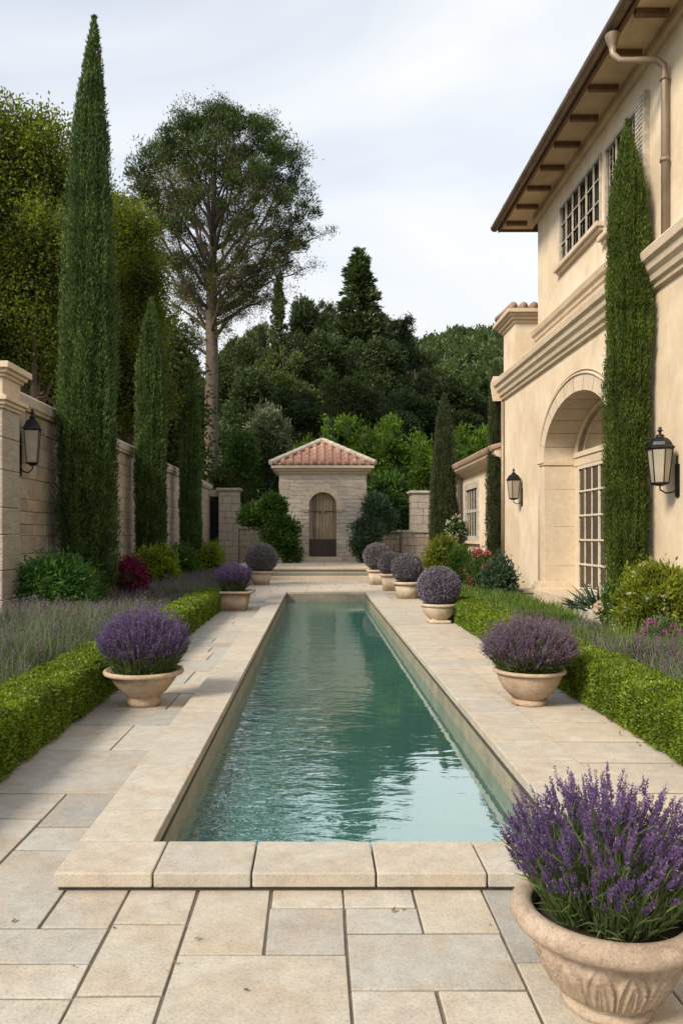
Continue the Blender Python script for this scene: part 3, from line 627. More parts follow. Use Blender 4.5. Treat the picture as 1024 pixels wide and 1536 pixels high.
# door
dd = link(bpy.data.objects.new('door', None)); dd.parent = pv
m = MB(); n_ = 8
for i in range(n_):
    xa = PXc - dr + 2 * dr * i / n_ + .004; xb = PXc - dr + 2 * dr * (i + 1) / n_ - .004; yj = PYf + .16 + random.uniform(-.006, .006)
    def tz(x): return dsp + math.sqrt(max(0, dr * dr - (x - PXc) ** 2))
    m.add([(xa, yj, 1.33), (xb, yj, 1.33), (xb, yj, tz(xb)), (xa, yj, tz(xa)), (xa, yj + .05, 1.33), (xb, yj + .05, 1.33), (xb, yj + .05, tz(xb)), (xa, yj + .05, tz(xa))],
          [(0, 1, 2, 3), (4, 7, 6, 5), (0, 4, 5, 1), (3, 2, 6, 7), (1, 5, 6, 2), (0, 3, 7, 4)])
o = pc(m, 'plank', M['doorwood'], pv, bevel=.006); o.parent = dd
m = MB()
for i in range(9): m.box(PXc - dr + 2 * dr * i / 9 + .003, PXc - dr + 2 * dr * (i + 1) / 9 - .003, PYf + .14, PYf + .2, .6, 1.32)
o = pc(m, 'kick_panel', M['darkwood'], pv, bevel=.005); o.parent = dd
m = MB()
for s in (-1, 1):
    m.box(*sorted((PXc + s * .06, PXc + s * .50)), PYf + .130, PYf + .142, 2.49, 2.53); m.tube([(PXc + s * .1, PYf + .12, 2.51), (PXc + s * .1, PYf + .12, 2.40)], .02)
o = pc(m, 'hinge', plain('rusty_iron', (.18, .07, .035), .8, .2, .4, 20), pv); o.parent = dd
# cornice and roof
m = MB(); ov = .32
m.box(PXc - hw - .07, PXc + hw + .07, PYf - .07, PYb + .07, pz1 - .04, pz1 + .06); m.box(PXc - hw - .2, PXc + hw + .2, PYf - .2, PYb + .2, pz1 + .06, pz1 + .16); m.box(PXc - hw - ov, PXc + hw + ov, PYf - ov, PYb + ov, pz1 + .16, pz1 + .30)
pc(m, 'cornice', M['trim'], pv, bevel=.015)
def barrel_roof(corners_c, hx, hy, z0, zt, pitch_w=.26, r=.085):
    """hip roof of barrel tiles; returns (tile MB, ridge MB, deck MB)"""
    cx, cy = corners_c; tm = MB(); rm = MB(); dk = MB()
    dk.add([(cx - hx, cy - hy, z0), (cx + hx, cy - hy, z0), (cx + hx, cy + hy, z0), (cx - hx, cy + hy, z0), (cx, cy, zt)], [(0, 1, 4), (1, 2, 4), (2, 3, 4), (3, 0, 4), (0, 3, 2, 1)])
    for (ax, ay, half, dist) in ((0, -1, hx, hy), (0, 1, hx, hy), (-1, 0, hy, hx), (1, 0, hy, hx)):
        n = int(2 * half / pitch_w); sp = 2 * half / n
        for i in range(n):
            u = -half + (i + .5) * sp; tmax = 1 - (abs(u) + .03) / half
            if tmax < .06: continue
            slope = math.hypot(dist, zt - z0); nt2 = max(1, int(round(tmax * slope / .36)))
            for k in range(nt2):
                t0, t1 = tmax * k / nt2, tmax * (k + 1) / nt2 + .012; vs = []
                for t_, rr_, lift in ((t0, r * 1.08, .035), (t1, r * .86, .005)):
                    d = dist * (1 - t_) + (.04 if t_ == 0 else 0); z = z0 + (zt - z0) * t_ + lift + random.uniform(0, .008)
                    for q in range(7):
                        a = math.pi * q / 6; du = rr_ * math.cos(a); dz = rr_ * math.sin(a)
                        uu = u + du + random.uniform(-.004, .004)
                        vs.append((cx + uu, cy + ay * d, z + dz) if ay else (cx + ax * d, cy + uu, z + dz))
                fs = [(q, q + 1, 8 + q, 7 + q) for q in range(6)] + [(0, 7, 13, 6)][:0] + [tuple(range(7))[::-1]]
                tm.add(vs, fs)
    for sx in (-1, 1):
        for sy in (-1, 1):
            L_ = 9
            for k in range(L_):
                a, b = k / L_, (k + 1) / L_ + .02; p = [(cx + sx * hx * (1 - q) * 1.01, cy + sy * hy * (1 - q) * 1.01, z0 + (zt - z0) * q + .085) for q in (a, min(b, 1))]
                rm.tube(p, [.115, .095], 8)
    return tm, rm, dk
tm, rm, dk = barrel_roof((PXc, (PYf + PYb) / 2), hw + ov + .02, (PYb - PYf) / 2 + ov + .02, pz1 + .305, 5.62, .31, .10)
rf = link(bpy.data.objects.new('roof', None)); rf.parent = pv
for mb, nm, mt in ((tm, 'roof_tiles', M['roofred']), (rm, 'ridge_tiles', M['capstone']), (dk, 'roof_deck', M['roofred'])):
    o = pc(mb, nm, mt, pv, fix=(nm != 'roof_tiles')); o.parent = rf

# ================================================================== WALLS AND PILLARS
def ashlar(axis, plane, sgn, a0, a1, z0, z1, hmin=.2, hmax=.36, wmin=.3, wmax=.85, depth=.2, proud=.014, seed=1, gap=.012):
    r_ = random.Random(seed); m = MB(); z = z0
    while z < z1 - .02:
        h = r_.uniform(hmin, hmax); zn = z + h
        if zn > z1 - hmin * .7: zn = z1
        a = a0 - r_.uniform(0, wmin * .6) * 0; first = True
        while a < a1 - .01:
            ww = r_.uniform(wmin, wmax) * (r_.uniform(.4, .9) if first else 1); first = False; an = a + ww
            if an > a1 - wmin * .5: an = a1
            p = plane + sgn * r_.uniform(0, proud); q = plane - sgn * depth; g_ = gap / 2
            lo, hi = min(p, q), max(p, q)
            if axis == 'x': m.box(lo, hi, a + g_, an - g_, z + g_, zn - g_)
            else: m.box(a + g_, an - g_, lo, hi, z + g_, zn - g_)
            a = an
        z = zn
    return m
wl = thing('garden_wall', (-5.15, 24, 0), 'long tall rubble stone garden wall with pale coping behind the three cypresses on the left', 'wall')
pc(ashlar('x', -5.0, 1, 12.45, 36.2, 0, 3.62, .2, .36, .3, .8, .12, .018, 4), 'stonework', M['wallstone'], wl, bevel=.012)
pc(MB().box(-5.35, -5.004, 12.2, 36.2, -.02, 3.62), 'mortar_core', M['mortar'], wl)
m = MB(); y = 12.45
while y < 36.1:
    d = random.uniform(.8, 1.2); yn = min(36.25, y + d); m.extr([(-5.42, 3.625), (-4.93, 3.625), (-4.93, 3.68), (-4.90, 3.70), (-4.90, 3.86), (-5.0, 3.93), (-5.35, 3.93), (-5.42, 3.88)], 'y', y + .004, yn - .004); y = yn
pc(m, 'coping', M['capstone'], wl, bevel=.012)
m = MB(); pts = [(-5.1, 13.9 + 1.4 * i / 8, 3.94 + .16 * math.sin(math.pi * i / 8)) for i in range(9)]; m.tube(pts, .03, 6)
o = pc(m, 'handrail', plain('rusted_rail', (.10, .05, .03), .7, .3), wl, smooth=True)

pl = thing('gate_pillar', (-5.2, 12.1, 0), 'tall pale stone pillar with moulded cap at the left edge beside the lantern', 'pillar')
m = MB(); z = 0; k = 0
for h in (.5, .46, .55, .42, .58, .5, .52):
    zn = min(3.45, z + h); split = (k % 2 == 1)
    m.box(-5.6, -4.8 + random.uniform(0, .006), 11.74, 12.43, z + .004, zn - .004) if not split else (m.box(-5.6, -4.8, 11.74, 12.43, z + .004, zn - .004))
    z = zn; k += 1
pc(m, 'shaft', M['travertine'], pl, bevel=.014)
def moulding(m, x0, x1, y0, y1, steps):
    for z0, z1, e_ in steps: m.box(x0 - e_, x1 + e_, y0 - e_, y1 + e_, z0, z1)
m = MB(); moulding(m, -5.6, -4.8, 11.74, 12.43, [(3.45, 3.50, .03), (3.50, 3.56, .07), (3.56, 3.63, .11), (3.63, 3.66, .05), (3.66, 3.93, .01), (3.93, 3.98, .05), (3.98, 4.04, .10), (4.04, 4.14, .15)])
pc(m, 'cap', M['trim'], pl, bevel=.012)

def simple_pillar(name, x0, x1, y0, y1, zt, label, seed, capx=.1):
    t = thing(name, ((x0 + x1) / 2, (y0 + y1) / 2, 0), label, 'pillar')
    pc(ashlar('y', y0, -1, x0, x1, 0, zt - .16, .24, .4, .35, .8, y1 - y0, .008, seed), 'shaft', M['travertine'], t, bevel=.012)
    m = MB(); moulding(m, x0, x1, y0, y1, [(zt - .16, zt - .10, .04), (zt - .10, zt, capx)]); pc(m, 'cap', M['capstone'], t, bevel=.015); return t
simple_pillar('gate_pillar', X(328, 35.5), X(358, 35.5), 35.5, 36.4, Z(732, 35.5), 'square stone pillar right of the dark garden gate', 5)
def low_wall(x0, x1, y, zt, label, seed, th=.5):
    t = thing('low_wall', ((x0 + x1) / 2, y, 0), label, 'wall')
    pc(ashlar('y', y, -1, x0, x1, 0, zt - .12, .2, .34, .3, .7, th, .012, seed), 'stonework', M['wallstone'], t, bevel=.012)
    pc(MB().box(x0 - .02, x1 + .02, y - .07, y + th + .05, zt - .115, zt), 'coping', M['capstone'], t, bevel=.02)
low_wall(X(358, 35.5) + .005, -1.6, 35.7, Z(790, 35.7), 'low rubble wall between the gate pillar and the pavilion', 6)
simple_pillar('stone_pillar', X(617, 32.6), X(652, 32.6), 32.6, 33.5, Z(736, 32.6), 'tall pale stone pillar between the pavilion and the right cypress', 8, .09)
low_wall(X(603, 31.7), X(655, 31.7), 31.7, Z(795, 31.7), 'low warm stone pier wall in front of the tall pillar on the right', 9, .8)
low_wall(X(572, 32.3), X(603, 31.7) - .01, 32.4, Z(795, 32.4), 'short grey wall section right of the blue green shrub', 10, .5)
gt = thing('garden_gate', (-4.6, 36.0, 0), 'narrow dark iron gate between the long wall and the stone pillar', 'gate')
m = MB(); m.box(-4.98, X(328, 35.5) - .01, 35.95, 36.0, .05, 3.1); pc(m, 'panel', M['iron'], gt)
m = MB()
for k in range(4): m.tube([(-4.95 + k * .12, 35.92, .05), (-4.95 + k * .12, 35.92, 3.3)], .02)
m.box(-4.99, X(328, 35.5) - .01, 35.90, 35.96, .5, .56); m.box(-4.99, X(328, 35.5) - .01, 35.90, 35.96, 2.5, 2.56); pc(m, 'bars', M['iron'], gt)
m = MB(); m.box(-5.0, X(328, 35.5), 35.85, 36.1, 3.32, 3.62); pc(m, 'lintel', M['capstone'], gt)

# ================================================================== LANTERNS
def lantern(x, y, z, h, wdt, wallx, label, sides=6, rot=0):
    """z = middle of the glass body"""
    t = thing('wall_lantern', (x, y, z), label, 'lantern', 'black wall lanterns')
    bh = h * .50; r1 = wdt * .5; r0 = r1 * .68; zt, zb = bh * .5, -bh * .5
    def ring(r, k): a = 2 * math.pi * (k + .5) / sides + rot; return (r * math.cos(a), r * math.sin(a))
    fr = MB()
    for k in range(sides):
        a, b = ring(r0, k), ring(r1, k); fr.tube([(a[0], a[1], zb), (b[0], b[1], zt)], wdt * .026, 5)
        a2, b2 = ring(r0, k + 1), ring(r1, k + 1); fr.tube([(a[0], a[1], zb), (a2[0], a2[1], zb)], wdt * .03, 5); fr.tube([(b[0], b[1], zt), (b2[0], b2[1], zt)], wdt * .035, 5)
    fr.lathe([(.001, zb - .05 * h), (r0 * .5, zb - .04 * h), (r0 * 1.05, zb - .012 * h), (r0 * 1.05, zb), (.001, zb)], sides, rot=math.pi / sides + rot)
    fr.build('frame', M['iron'], t)
    gl = MB(); gl.lathe([(r0 * .97, zb), (r1 * .97, zt)], sides, rot=math.pi / sides + rot); gl.build('glass', M['lampglass'], t)
    cp = MB(); cp.lathe([(r1 * 1.0, zt), (r1 * 1.14, zt + .005 * h), (r1 * 1.14, zt + .03 * h), (r1 * .98, zt + .05 * h), (r1 * .86, zt + .10 * h), (r1 * .62, zt + .15 * h), (r1 * .34, zt + .175 * h), (r1 * .30, zt + .19 * h), (.001, zt + .195 * h)], sides, rot=math.pi / sides + rot); cp.build('cap', M['iron'], t)
    fn = MB(); z0 = zt + .19 * h
    fn.lathe([(r1 * .28, z0), (r1 * .36, z0 + .01 * h), (r1 * .12, z0 + .03 * h), (r1 * .10, z0 + .06 * h), (r1 * .26, z0 + .08 * h), (r1 * .10, z0 + .10 * h), (r1 * .17, z0 + .12 * h), (.001, z0 + .14 * h)], 10); fn.build('finial', M['iron'], t, True)
    br = MB(); dx = wallx - x
    br.tube([(0, 0, zb - .04 * h), (0, 0, zb - .10 * h), (dx * .35, 0, zb - .15 * h), (dx * .75, 0, zb - .13 * h), (dx, 0, zb - .06 * h)], wdt * .035, 6)
    br.tube([(dx * .96, 0, zb - .22 * h), (dx * .96, 0, zt * .6)], wdt * .045, 6); br.box(min(dx, dx * .93), max(dx, dx * .93), -wdt * .16, wdt * .16, zb - .2 * h, zb + .28 * h)
    br.build('bracket', M['iron'], t)
lantern(-4.79, 12.95, Z(670, 12.95), 1.10, .34, -5.0, 'black wall lantern hanging on the stone wall beside the left pillar', 4, .25)
lantern(4.94, 11.07, Z(699, 11.07), .98, .345, 5.2, 'large black wall lantern on the cream facade right of the big cypress', 6)
lantern(4.98, 19.46, Z(734, 19.46), .92, .33, 5.2, 'smaller black wall lantern on the cream facade left of the arched doorway', 4, .3)

# ================================================================== HOUSE
hs = thing('villa', (8, 12, 0), 'two storey cream stucco villa with arched french door and deep eaves along the right', 'house')
FX = 5.2; Y0, Y1, YU = -3.0, 21.4, 18.1; YC, AA, AB, ZS = 15.5, 2.05, 1.18, 3.2; ZC = 5.3; DX = .74
def arc(a, aa=AA, ab=AB): return YC - aa * math.cos(a), ZS + ab * math.sin(a)
m = MB(); th = .25; seg = 40
m.box(FX, FX + th, Y0, YC - AA, 0, ZC); m.box(FX, FX + th, YC + AA, Y1, 0, ZC)
for i in range(seg):
    (ya, za), (yb_, zb_) = arc(math.pi * i / seg), arc(math.pi * (i + 1) / seg)
    m.add([(FX, ya, za), (FX, yb_, zb_), (FX, yb_, ZC), (FX, ya, ZC), (FX + th, ya, za), (FX + th, yb_, zb_), (FX + th, yb_, ZC), (FX + th, ya, ZC)], [(0, 1, 2, 3), (4, 7, 6, 5), (3, 2, 6, 7)])
m.box(FX + th, 13, Y1 - .3, Y1, 0, ZC); m.box(FX + th, 13, Y0, Y0 + .3, 0, ZC); m.box(12.7, 13, Y0 + .3, Y1 - .3, 0, ZC)
m.box(FX + .02, 13, Y0, Y1, ZC, ZC + .3)
pc(m, 'lower_wall', M['stucco'], hs)
# dark room behind the door
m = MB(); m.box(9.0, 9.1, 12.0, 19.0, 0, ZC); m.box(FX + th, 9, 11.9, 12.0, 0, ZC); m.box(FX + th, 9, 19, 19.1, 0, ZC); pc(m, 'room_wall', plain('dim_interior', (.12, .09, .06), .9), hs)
# arch reveal of stone blocks
m = MB(); N_ = 12
def reveal(p0, p1, p2, p3): m.add([p0, p1, p2, p3], [(0, 1, 2, 3)])
e_ = .004
for s, Yj in ((-1, YC - AA + e_), (1, YC + AA - e_)):
    for za, zb_ in ((0, .8), (.8, 1.7), (1.7, 2.55), (2.55, ZS)):
        m.box(FX - .012, FX + DX, min(Yj, Yj + s * .2), max(Yj, Yj + s * .2), za + .003, zb_ - .003)
for i in range(N_):
    a0, a1 = math.pi * i / N_ + .004, math.pi * (i + 1) / N_ - .004; vs = []; ns = 5
    for k in range(ns):
        a = a0 + (a1 - a0) * k / (ns - 1); yi, zi = arc(a, AA - e_, AB - e_); yo, zo = arc(a, AA + .30, AB + .30)
        vs += [(FX - .028, yi, zi), (FX - .028, yo, zo), (FX + DX, yi, zi), (FX + DX * .3, yo, zo)]
    fs = []
    for k in range(ns - 1):
        b = 4 * k; c_ = b + 4; fs += [(b, b + 1, c_ + 1, c_), (b, c_, c_ + 2, b + 2), (b + 1, b + 3, c_ + 3, c_ + 1)]
    m.add(vs, fs)
pc(m, 'arch_stone', M['trim'], hs)
m = MB(); pts = [(FX - .03, *arc(math.pi * i / 48, AA + .33, AB + .33)) for i in range(49)]
m.tube([(FX - .03, YC - AA - .33, .4)] + pts + [(FX - .03, YC + AA + .33, .4)], .030, 6)
pts = [(FX - .02, *arc(math.pi * i / 48, AA + .40, AB + .40)) for i in range(49)]; m.tube(pts, .018, 6); pc(m, 'arch_moulding', M['trim'], hs, smooth=True)
m = MB()
for s in (-1, 1):
    a = YC + s * AA; y0, y1 = sorted((a - s * .035, a + s * .40)); m.box(FX - .045, FX + DX, y0, y1, ZS - .10, ZS - .055); m.box(FX - .07, FX + DX, y0 - (s < 0) * .02, y1 + (s > 0) * .02, ZS - .055, ZS)
    y0, y1 = sorted((a + s * .005, a + s * .34)); m.box(FX - .02, FX + .1, y0, y1, .45, ZS - .1)
    y0, y1 = sorted((a - s * .06, a + s * .55)); m.box(FX - .14, FX + DX, y0, y1, 0, .34); m.box(FX - .10, FX + DX, y0 + .02, y1 - .02, .34, .44)
pcs(m, 'pier_moulding', M['trim'], hs, bevel=.008)
pc(MB().box(FX - .25, FX + DX + .1, YC - AA, YC + AA, 0, .28), 'doorstep', M['trim'], hs, bevel=.01)
# french door
fd = link(bpy.data.objects.new('french_door', None)); fd.parent = hs; DXX = FX + DX - .06
def sub(mb, name, mat, root, par, **k): o = pc(mb, name, mat, root, **k); o.parent = par; return o
m = MB(); fw = .10
m.box(DXX, DXX + .1, YC - AA + .006, YC - AA + fw, .28, 3.25); m.box(DXX, DXX + .1, YC + AA - fw - .12, YC + AA - .006, .28, 3.25)
m.box(DXX - .05, DXX + .1, YC - AA + .006, YC + AA - .006, 3.25, 3.36); m.box(DXX - .02, DXX + .1, YC - AA + .006, YC + AA - .006, 3.06, 3.245)
m.tube([(DXX + .03, *arc(math.pi * i / 40, AA - .05, AB - .05)) for i in range(41)], .07, 6)
sub(m, 'frame', M['trim'], hs, fd, bevel=.006)
m = MB(); ys_ = [YC - AA + fw + k * (2 * AA - 2 * fw - .12) / 9 for k in range(10)]
for k, y in enumerate(ys_): ww = .05 if k in (0, 9) else (.040 if k in (3, 6) else .016); m.box(DXX + .01, DXX + (.06 if ww > .02 else .032), y - ww, y + ww, .28, 3.06)
for z in (.32, .86, 1.40, 1.94, 2.48): m.box(DXX - .012, DXX + .05, ys_[0] + .051, ys_[-1] - .051, z - .02, z + .02)
m.box(DXX - .012, DXX + .05, ys_[0] + .051, ys_[-1] - .051, 2.98, 3.055)
sub(m, 'glazing_bar', M['whitepaint'], hs, fd)
m = MB(); m.box(DXX + .036, DXX + .042, ys_[0], ys_[-1], .29, 3.05); sub(m, 'pane', M['glass'], hs, fd)
m = MB(); vs = [(DXX + .075, *arc(math.pi * i / 30, AA - .05, AB - .05)) for i in range(31)]; m.add(vs + [(DXX + .075, YC, 3.3)], [(i, i + 1, 31) for i in range(30)]); sub(m, 'fanlight', M['glass'], hs, fd)
m = MB()
for k in range(30):
    y = 16.38 + k * .035; m.tube([(DXX + .28 + .03 * math.sin(k * 1.7), y, .3), (DXX + .28 + .03 * math.sin(k * 1.7 + .4), y + .01, 3.2)], .03, 6)
sub(m, 'curtain', M['curtain'], hs, fd, smooth=True); m = MB()
for k in range(16):
    y = 13.5 + k * .035; m.tube([(DXX + .28 + .03 * math.sin(k * 1.7), y, .3), (DXX + .28, y, 3.2)], .03, 6)
sub(m, 'curtain', M['curtain'], hs, fd, smooth=True)
m = MB(); m.tube([(DXX - .06, YC + .05, 1.3), (DXX - .06, YC + .05, 1.5)], .015); m.box(DXX - .05, DXX, YC + .03, YC + .07, 1.38, 1.42); sub(m, 'handle', M['iron'], hs, fd)
# cornices
cpf = [(FX + .01, 5.24), (5.13, 5.27), (5.12, 5.33), (5.07, 5.36), (5.05, 5.44), (4.99, 5.50), (4.97, 5.60), (4.91, 5.64), (4.89, 5.76), (4.92, 5.80), (5.0, 5.84), (FX + .01, 5.93)]
m = MB(); m.extr(cpf, 'y', Y0, Y1 + .02); ex = [(Y1 + (FX - u), z) for u, z in cpf]
m.extr(ex, 'x', FX - .3, 13)
pc(m, 'cornice', M['trim'], hs)
m = MB(); m.extr([(FX + .01, 6.06), (5.14, 6.09), (5.13, 6.16), (5.08, 6.20), (5.05, 6.30), (5.07, 6.34), (FX + .01, 6.40)], 'y', 12.6, YU + .12); m.extr([(FX + .01, 5.93), (5.12, 5.93), (5.10, 6.0), (FX + .01, 6.045)], 'y', 12.6, YU + .05)
pc(m, 'string_course', M['trim'], hs)
# upper wall with window holes
def wall_cells(m, x0, x1, ya, yb2, za, zb2, holes):
    ysx = sorted({ya, yb2, *[h[0] for h in holes], *[h[1] for h in holes]}); zsx = sorted({za, zb2, *[h[2] for h in holes], *[h[3] for h in holes]})
    for i in range(len(ysx) - 1):
        for j in range(len(zsx) - 1):
            cy_, cz_ = (ysx[i] + ysx[i + 1]) / 2, (zsx[j] + zsx[j + 1]) / 2
            if any(h[0] < cy_ < h[1] and h[2] < cz_ < h[3] for h in holes): continue
            m.box(x0, x1, ysx[i], ysx[i + 1], zsx[j], zsx[j + 1])
ZE = 9.02; W1 = (14.05, 16.43, 7.22, 8.50); W2 = (12.35, 13.85, 6.90, 8.45)
m = MB(); wall_cells(m, FX + .004, FX + .3, Y0, YU, 5.6, ZE, [W1, W2]); m.box(FX + .3, 13, YU - .3, YU, 5.6, ZE); m.box(FX + .3, 13, Y0, Y0 + .3, 5.6, ZE); m.box(12.7, 13, Y0 + .3, YU - .3, 5.6, ZE)
pc(m, 'upper_wall', M['stucco'], hs)
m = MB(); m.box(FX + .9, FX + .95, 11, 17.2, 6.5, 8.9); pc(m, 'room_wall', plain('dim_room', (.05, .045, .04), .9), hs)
def upper_window(Wn, nlite, lattice, sill=True):
    y0, y1, z0, z1 = Wn; wn = link(bpy.data.objects.new('window', None)); wn.parent = hs
    m = MB(); b = .055
    m.box(FX - .03, FX + .1, y0, y0 + b, z0, z1); m.box(FX - .03, FX + .1, y1 - b, y1, z0, z1); m.box(FX - .03, FX + .1, y0 + b, y1 - b, z0, z0 + b); m.box(FX - .03, FX + .1, y0 + b, y1 - b, z1 - b, z1)
    st = (y1 - y0) / nlite
    for k in range(1, nlite): m.box(FX - .012, FX + .016, y0 + k * st - .026, y0 + k * st + .026, z0 + b, z1 - b)
    sub(m, 'frame', M['greyframe'], hs, wn, bevel=.005)
    m = MB(); m.box(FX + .026, FX + .032, y0 + .02, y1 - .02, z0 + .02, z1 - .02); sub(m, 'pane', M['glass'], hs, wn)
    m = MB()
    for k in range(nlite):
        ya = y0 + k * st + .03; yb3 = ya + st - .06; 
        for q in ((1, 2) if lattice else ()): y = ya + (yb3 - ya) * q / 3; m.tube([(FX + .008, y, z0 + b), (FX + .008, y, z1 - b)], .006, 5)
        nz_ = lattice
        for q in range(nz_):
            zc = z0 + b + (z1 - z0 - 2 * b) * (q + .5) / nz_; yc_ = (ya + yb3) / 2; rr_ = min((yb3 - ya), (z1 - z0) / nz_) * .36
            m.tube([(FX + .008, yc_ + rr_ * math.cos(2 * math.pi * a / 10), zc + rr_ * math.sin(2 * math.pi * a / 10)) for a in range(11)], .006, 4, False)
    if not lattice:
        for zq in (.36, .68): zc = z0 + (z1 - z0) * zq; m.box(FX - .006, FX + .012, y0 + b, y1 - b, zc - .012, zc + .012)
    sub(m, 'iron_grille' if lattice else 'glazing_bar', M['greyframe'], hs, wn)
    if sill:
        m = MB(); m.box(FX - .14, FX + .05, y0 - .12, y1 + .06, z0 - .10, z0 - .01); m.box(FX - .08, FX + .05, y0 - .08, y1 + .02, z0 - .16, z0 - .10); sub(m, 'sill', M['trim'], hs, wn, bevel=.008)
    return wn
upper_window(W1, 6, 0); upper_window(W2, 3, 6)
m = MB(); m.box(FX - .10, FX + .02, 12.02, 12.34, 6.88, 8.48)
for k in range(22): m.box(FX - .112, FX - .098, 12.05, 12.31, 6.93 + k * .07, 6.965 + k * .07)
pc(m, 'shutter', M['greyframe'], hs, bevel=.006)
pc(MB().box(FX - .07, FX + .02, 12.06, 12.30, 5.93, 6.86), 'pilaster', M['trim'], hs)
# eaves, soffit, rafters, gutter, roof
ex0 = 4.50
pc(MB().box(ex0, FX + .1, Y0 - .6, YU + .85, ZE + .02, ZE + .08), 'soffit', M['soffit'], hs)
pc(MB().box(FX - .10, FX + .01, Y0, YU + .06, ZE - .14, ZE + .018), 'frieze', M['soffit'], hs)
m = MB()
for k in range(24):
    y = 18.45 - k * .93
    if y > Y0: m.box(ex0 + .05, FX - .16, y - .045, y + .045, ZE - .075, ZE + .018)
pcs(m, 'rafter', M['timber'], hs, bevel=.006)
m = MB(); m.box(ex0 - .03, ex0 + .02, Y0 - .6, YU + .88, ZE - .04, ZE + .16); m.box(ex0 + .02, 13.5, YU + .83, YU + .88, ZE - .03, ZE + .16); pc(m, 'fascia', M['timber'], hs)
m = MB(); pr_ = [(ex0 - .10 + .10 * math.cos(R(a)), ZE + .10 + .10 * math.sin(R(a))) for a in range(180, 361, 18)]; pr_ += [(u + (.008 if u < ex0 - .1 else -.008), ZE + .108) for u, z in (pr_[-1], pr_[0])]
m.extr(pr_, 'y', Y0 - .6, YU + .95)
for y in np.arange(Y0, YU, 2.3):
    pr2 = [(ex0 - .10 + .108 * math.cos(R(a)), ZE + .10 + .108 * math.sin(R(a))) for a in range(180, 361, 18)]; m.extr(pr2, 'y', y, y + .05)
pc(m, 'gutter', M['gutter'], hs)
rfz = ZE + .15; apx = 9.0; apz = rfz + 1.6
m = MB(); m.add([(ex0 - .02, Y0 - .7, rfz), (ex0 - .02, YU + .9, rfz), (13.5, YU + .9, rfz), (13.5, Y0 - .7, rfz), (apx, YU - 3.6, apz), (apx, Y0 + 3.6, apz)], [(0, 1, 4, 5), (1, 2, 4), (2, 3, 5, 4), (3, 0, 5), (0, 3, 2, 1)])
rfo = pc(m, 'roof', M['rooftan'], hs)
m = MB()
y = Y0 - .5
while y < YU + .8:
    L_ = 1.0 if YU - 3.6 > y else max(.02, (YU + .9 - y) / 4.5); L_ = min(L_, 1)
    m.tube([(ex0 - .06, y, rfz + .02), (ex0 + (apx - ex0) * L_, y, rfz + .02 + 1.6 * L_)], .085, 6); y += .24
o = pc(m, 'roof_tiles', M['rooftan'], hs)
# downpipe on the facade
m = MB(); py_ = 11.3
m.lathe([(.05, 0), (.055, .02), (.085, .10), (.10, .16), (.11, .20)], 14)
for i, v in enumerate(m.v): m.v[i] = (v[0] + ex0 - .10, v[1] + py_ + .15, v[2] + ZE - .26)
m.tube([(ex0 - .10, py_ + .15, ZE - .22), (ex0 - .10, py_ + .13, ZE - .36), (ex0 - .02, py_ + .10, ZE - .47), (ex0 + .15, py_ + .06, ZE - .50), (FX - .22, py_, ZE - .52), (FX - .10, py_, ZE - .60), (FX - .09, py_, ZE - .75), (FX - .09, py_, 5.9)], .050, 12)
for z in (8.2, 7.0): m.tube([(FX - .09, py_, z), (FX - .09, py_, z + .05)], .068, 12)
pc(m, 'downpipe', M['pipe'], hs, smooth=True)
m = MB(); m.tube([(FX - .05, 21.3, .3), (FX - .05, 21.3, 5.2)], .05, 10); pc(m, 'downpipe', M['pipe'], hs, smooth=True)
# parapet block at the far corner
m = MB(); m.box(FX, FX + 1.35, 20.17, Y1, 5.62, 7.12); pc(m, 'parapet', M['stucco'], hs)
m = MB(); moulding(m, FX, FX + 1.35, 20.17, Y1, [(7.08, 7.16, .05), (7.16, 7.24, .12), (7.24, 7.30, .18), (7.30, 7.40, .25)]); pc(m, 'parapet_cap', M['trim'], hs, bevel=.012)
m = MB()
for k in range(6): m.tube([(FX - .1 + k * .27, 19.95, 7.46), (FX - .1 + k * .27, 21.6, 7.56)], .11, 10)
pcs(m, 'parapet_tile', M['rooftan'], hs, smooth=True)

# ================================================================== ANNEX
an = thing('annex_building', (8, 26, 0), 'low cream annex with tiled eaves and one narrow window beyond the villa', 'building')
AX = 5.3; WA = (25.2, 27.3, 1.42, 3.2); m = MB(); wall_cells(m, AX, AX + .3, 21.42, 30.2, 0, 3.72, [WA]); m.box(AX + .3, 11, 29.9, 30.2, 0, 3.72)
pc(m, 'wall', M['stucco'], an)
m = MB(); m.extr([(AX + .02, 3.55), (5.18, 3.60), (5.12, 3.68), (5.0, 3.72), (4.94, 3.78), (4.94, 3.86), (AX + .02, 3.9)], 'y', 21.42, 30.55); pc(m, 'cornice', M['trim'], an)
m = MB(); m.add([(4.92, 21.42, 3.87), (4.92, 30.6, 3.87), (8, 30.6, 4.9), (8, 21.42, 4.9), (11, 30.6, 3.87), (11, 21.42, 3.87)], [(0, 1, 2, 3), (2, 4, 5, 3), (0, 3, 5), (1, 4, 2)]); rfo = pc(m, 'roof', M['roofred'], an)
m = MB(); y = 21.5
while y < 30.6:
    for k in range(9):
        a, b = k / 9, (k + 1) / 9 + .01; m.tube([(4.86 + 3.14 * a, y, 3.93 + 1.03 * a), (4.86 + 3.14 * b, y, 3.915 + 1.03 * b)], [.095, .08], 7)
    y += .235
pc(m, 'roof_tiles', M['rooftan'], an)
wn = link(bpy.data.objects.new('window', None)); wn.parent = an; y0, y1, z0, z1 = WA; m = MB(); b = .12
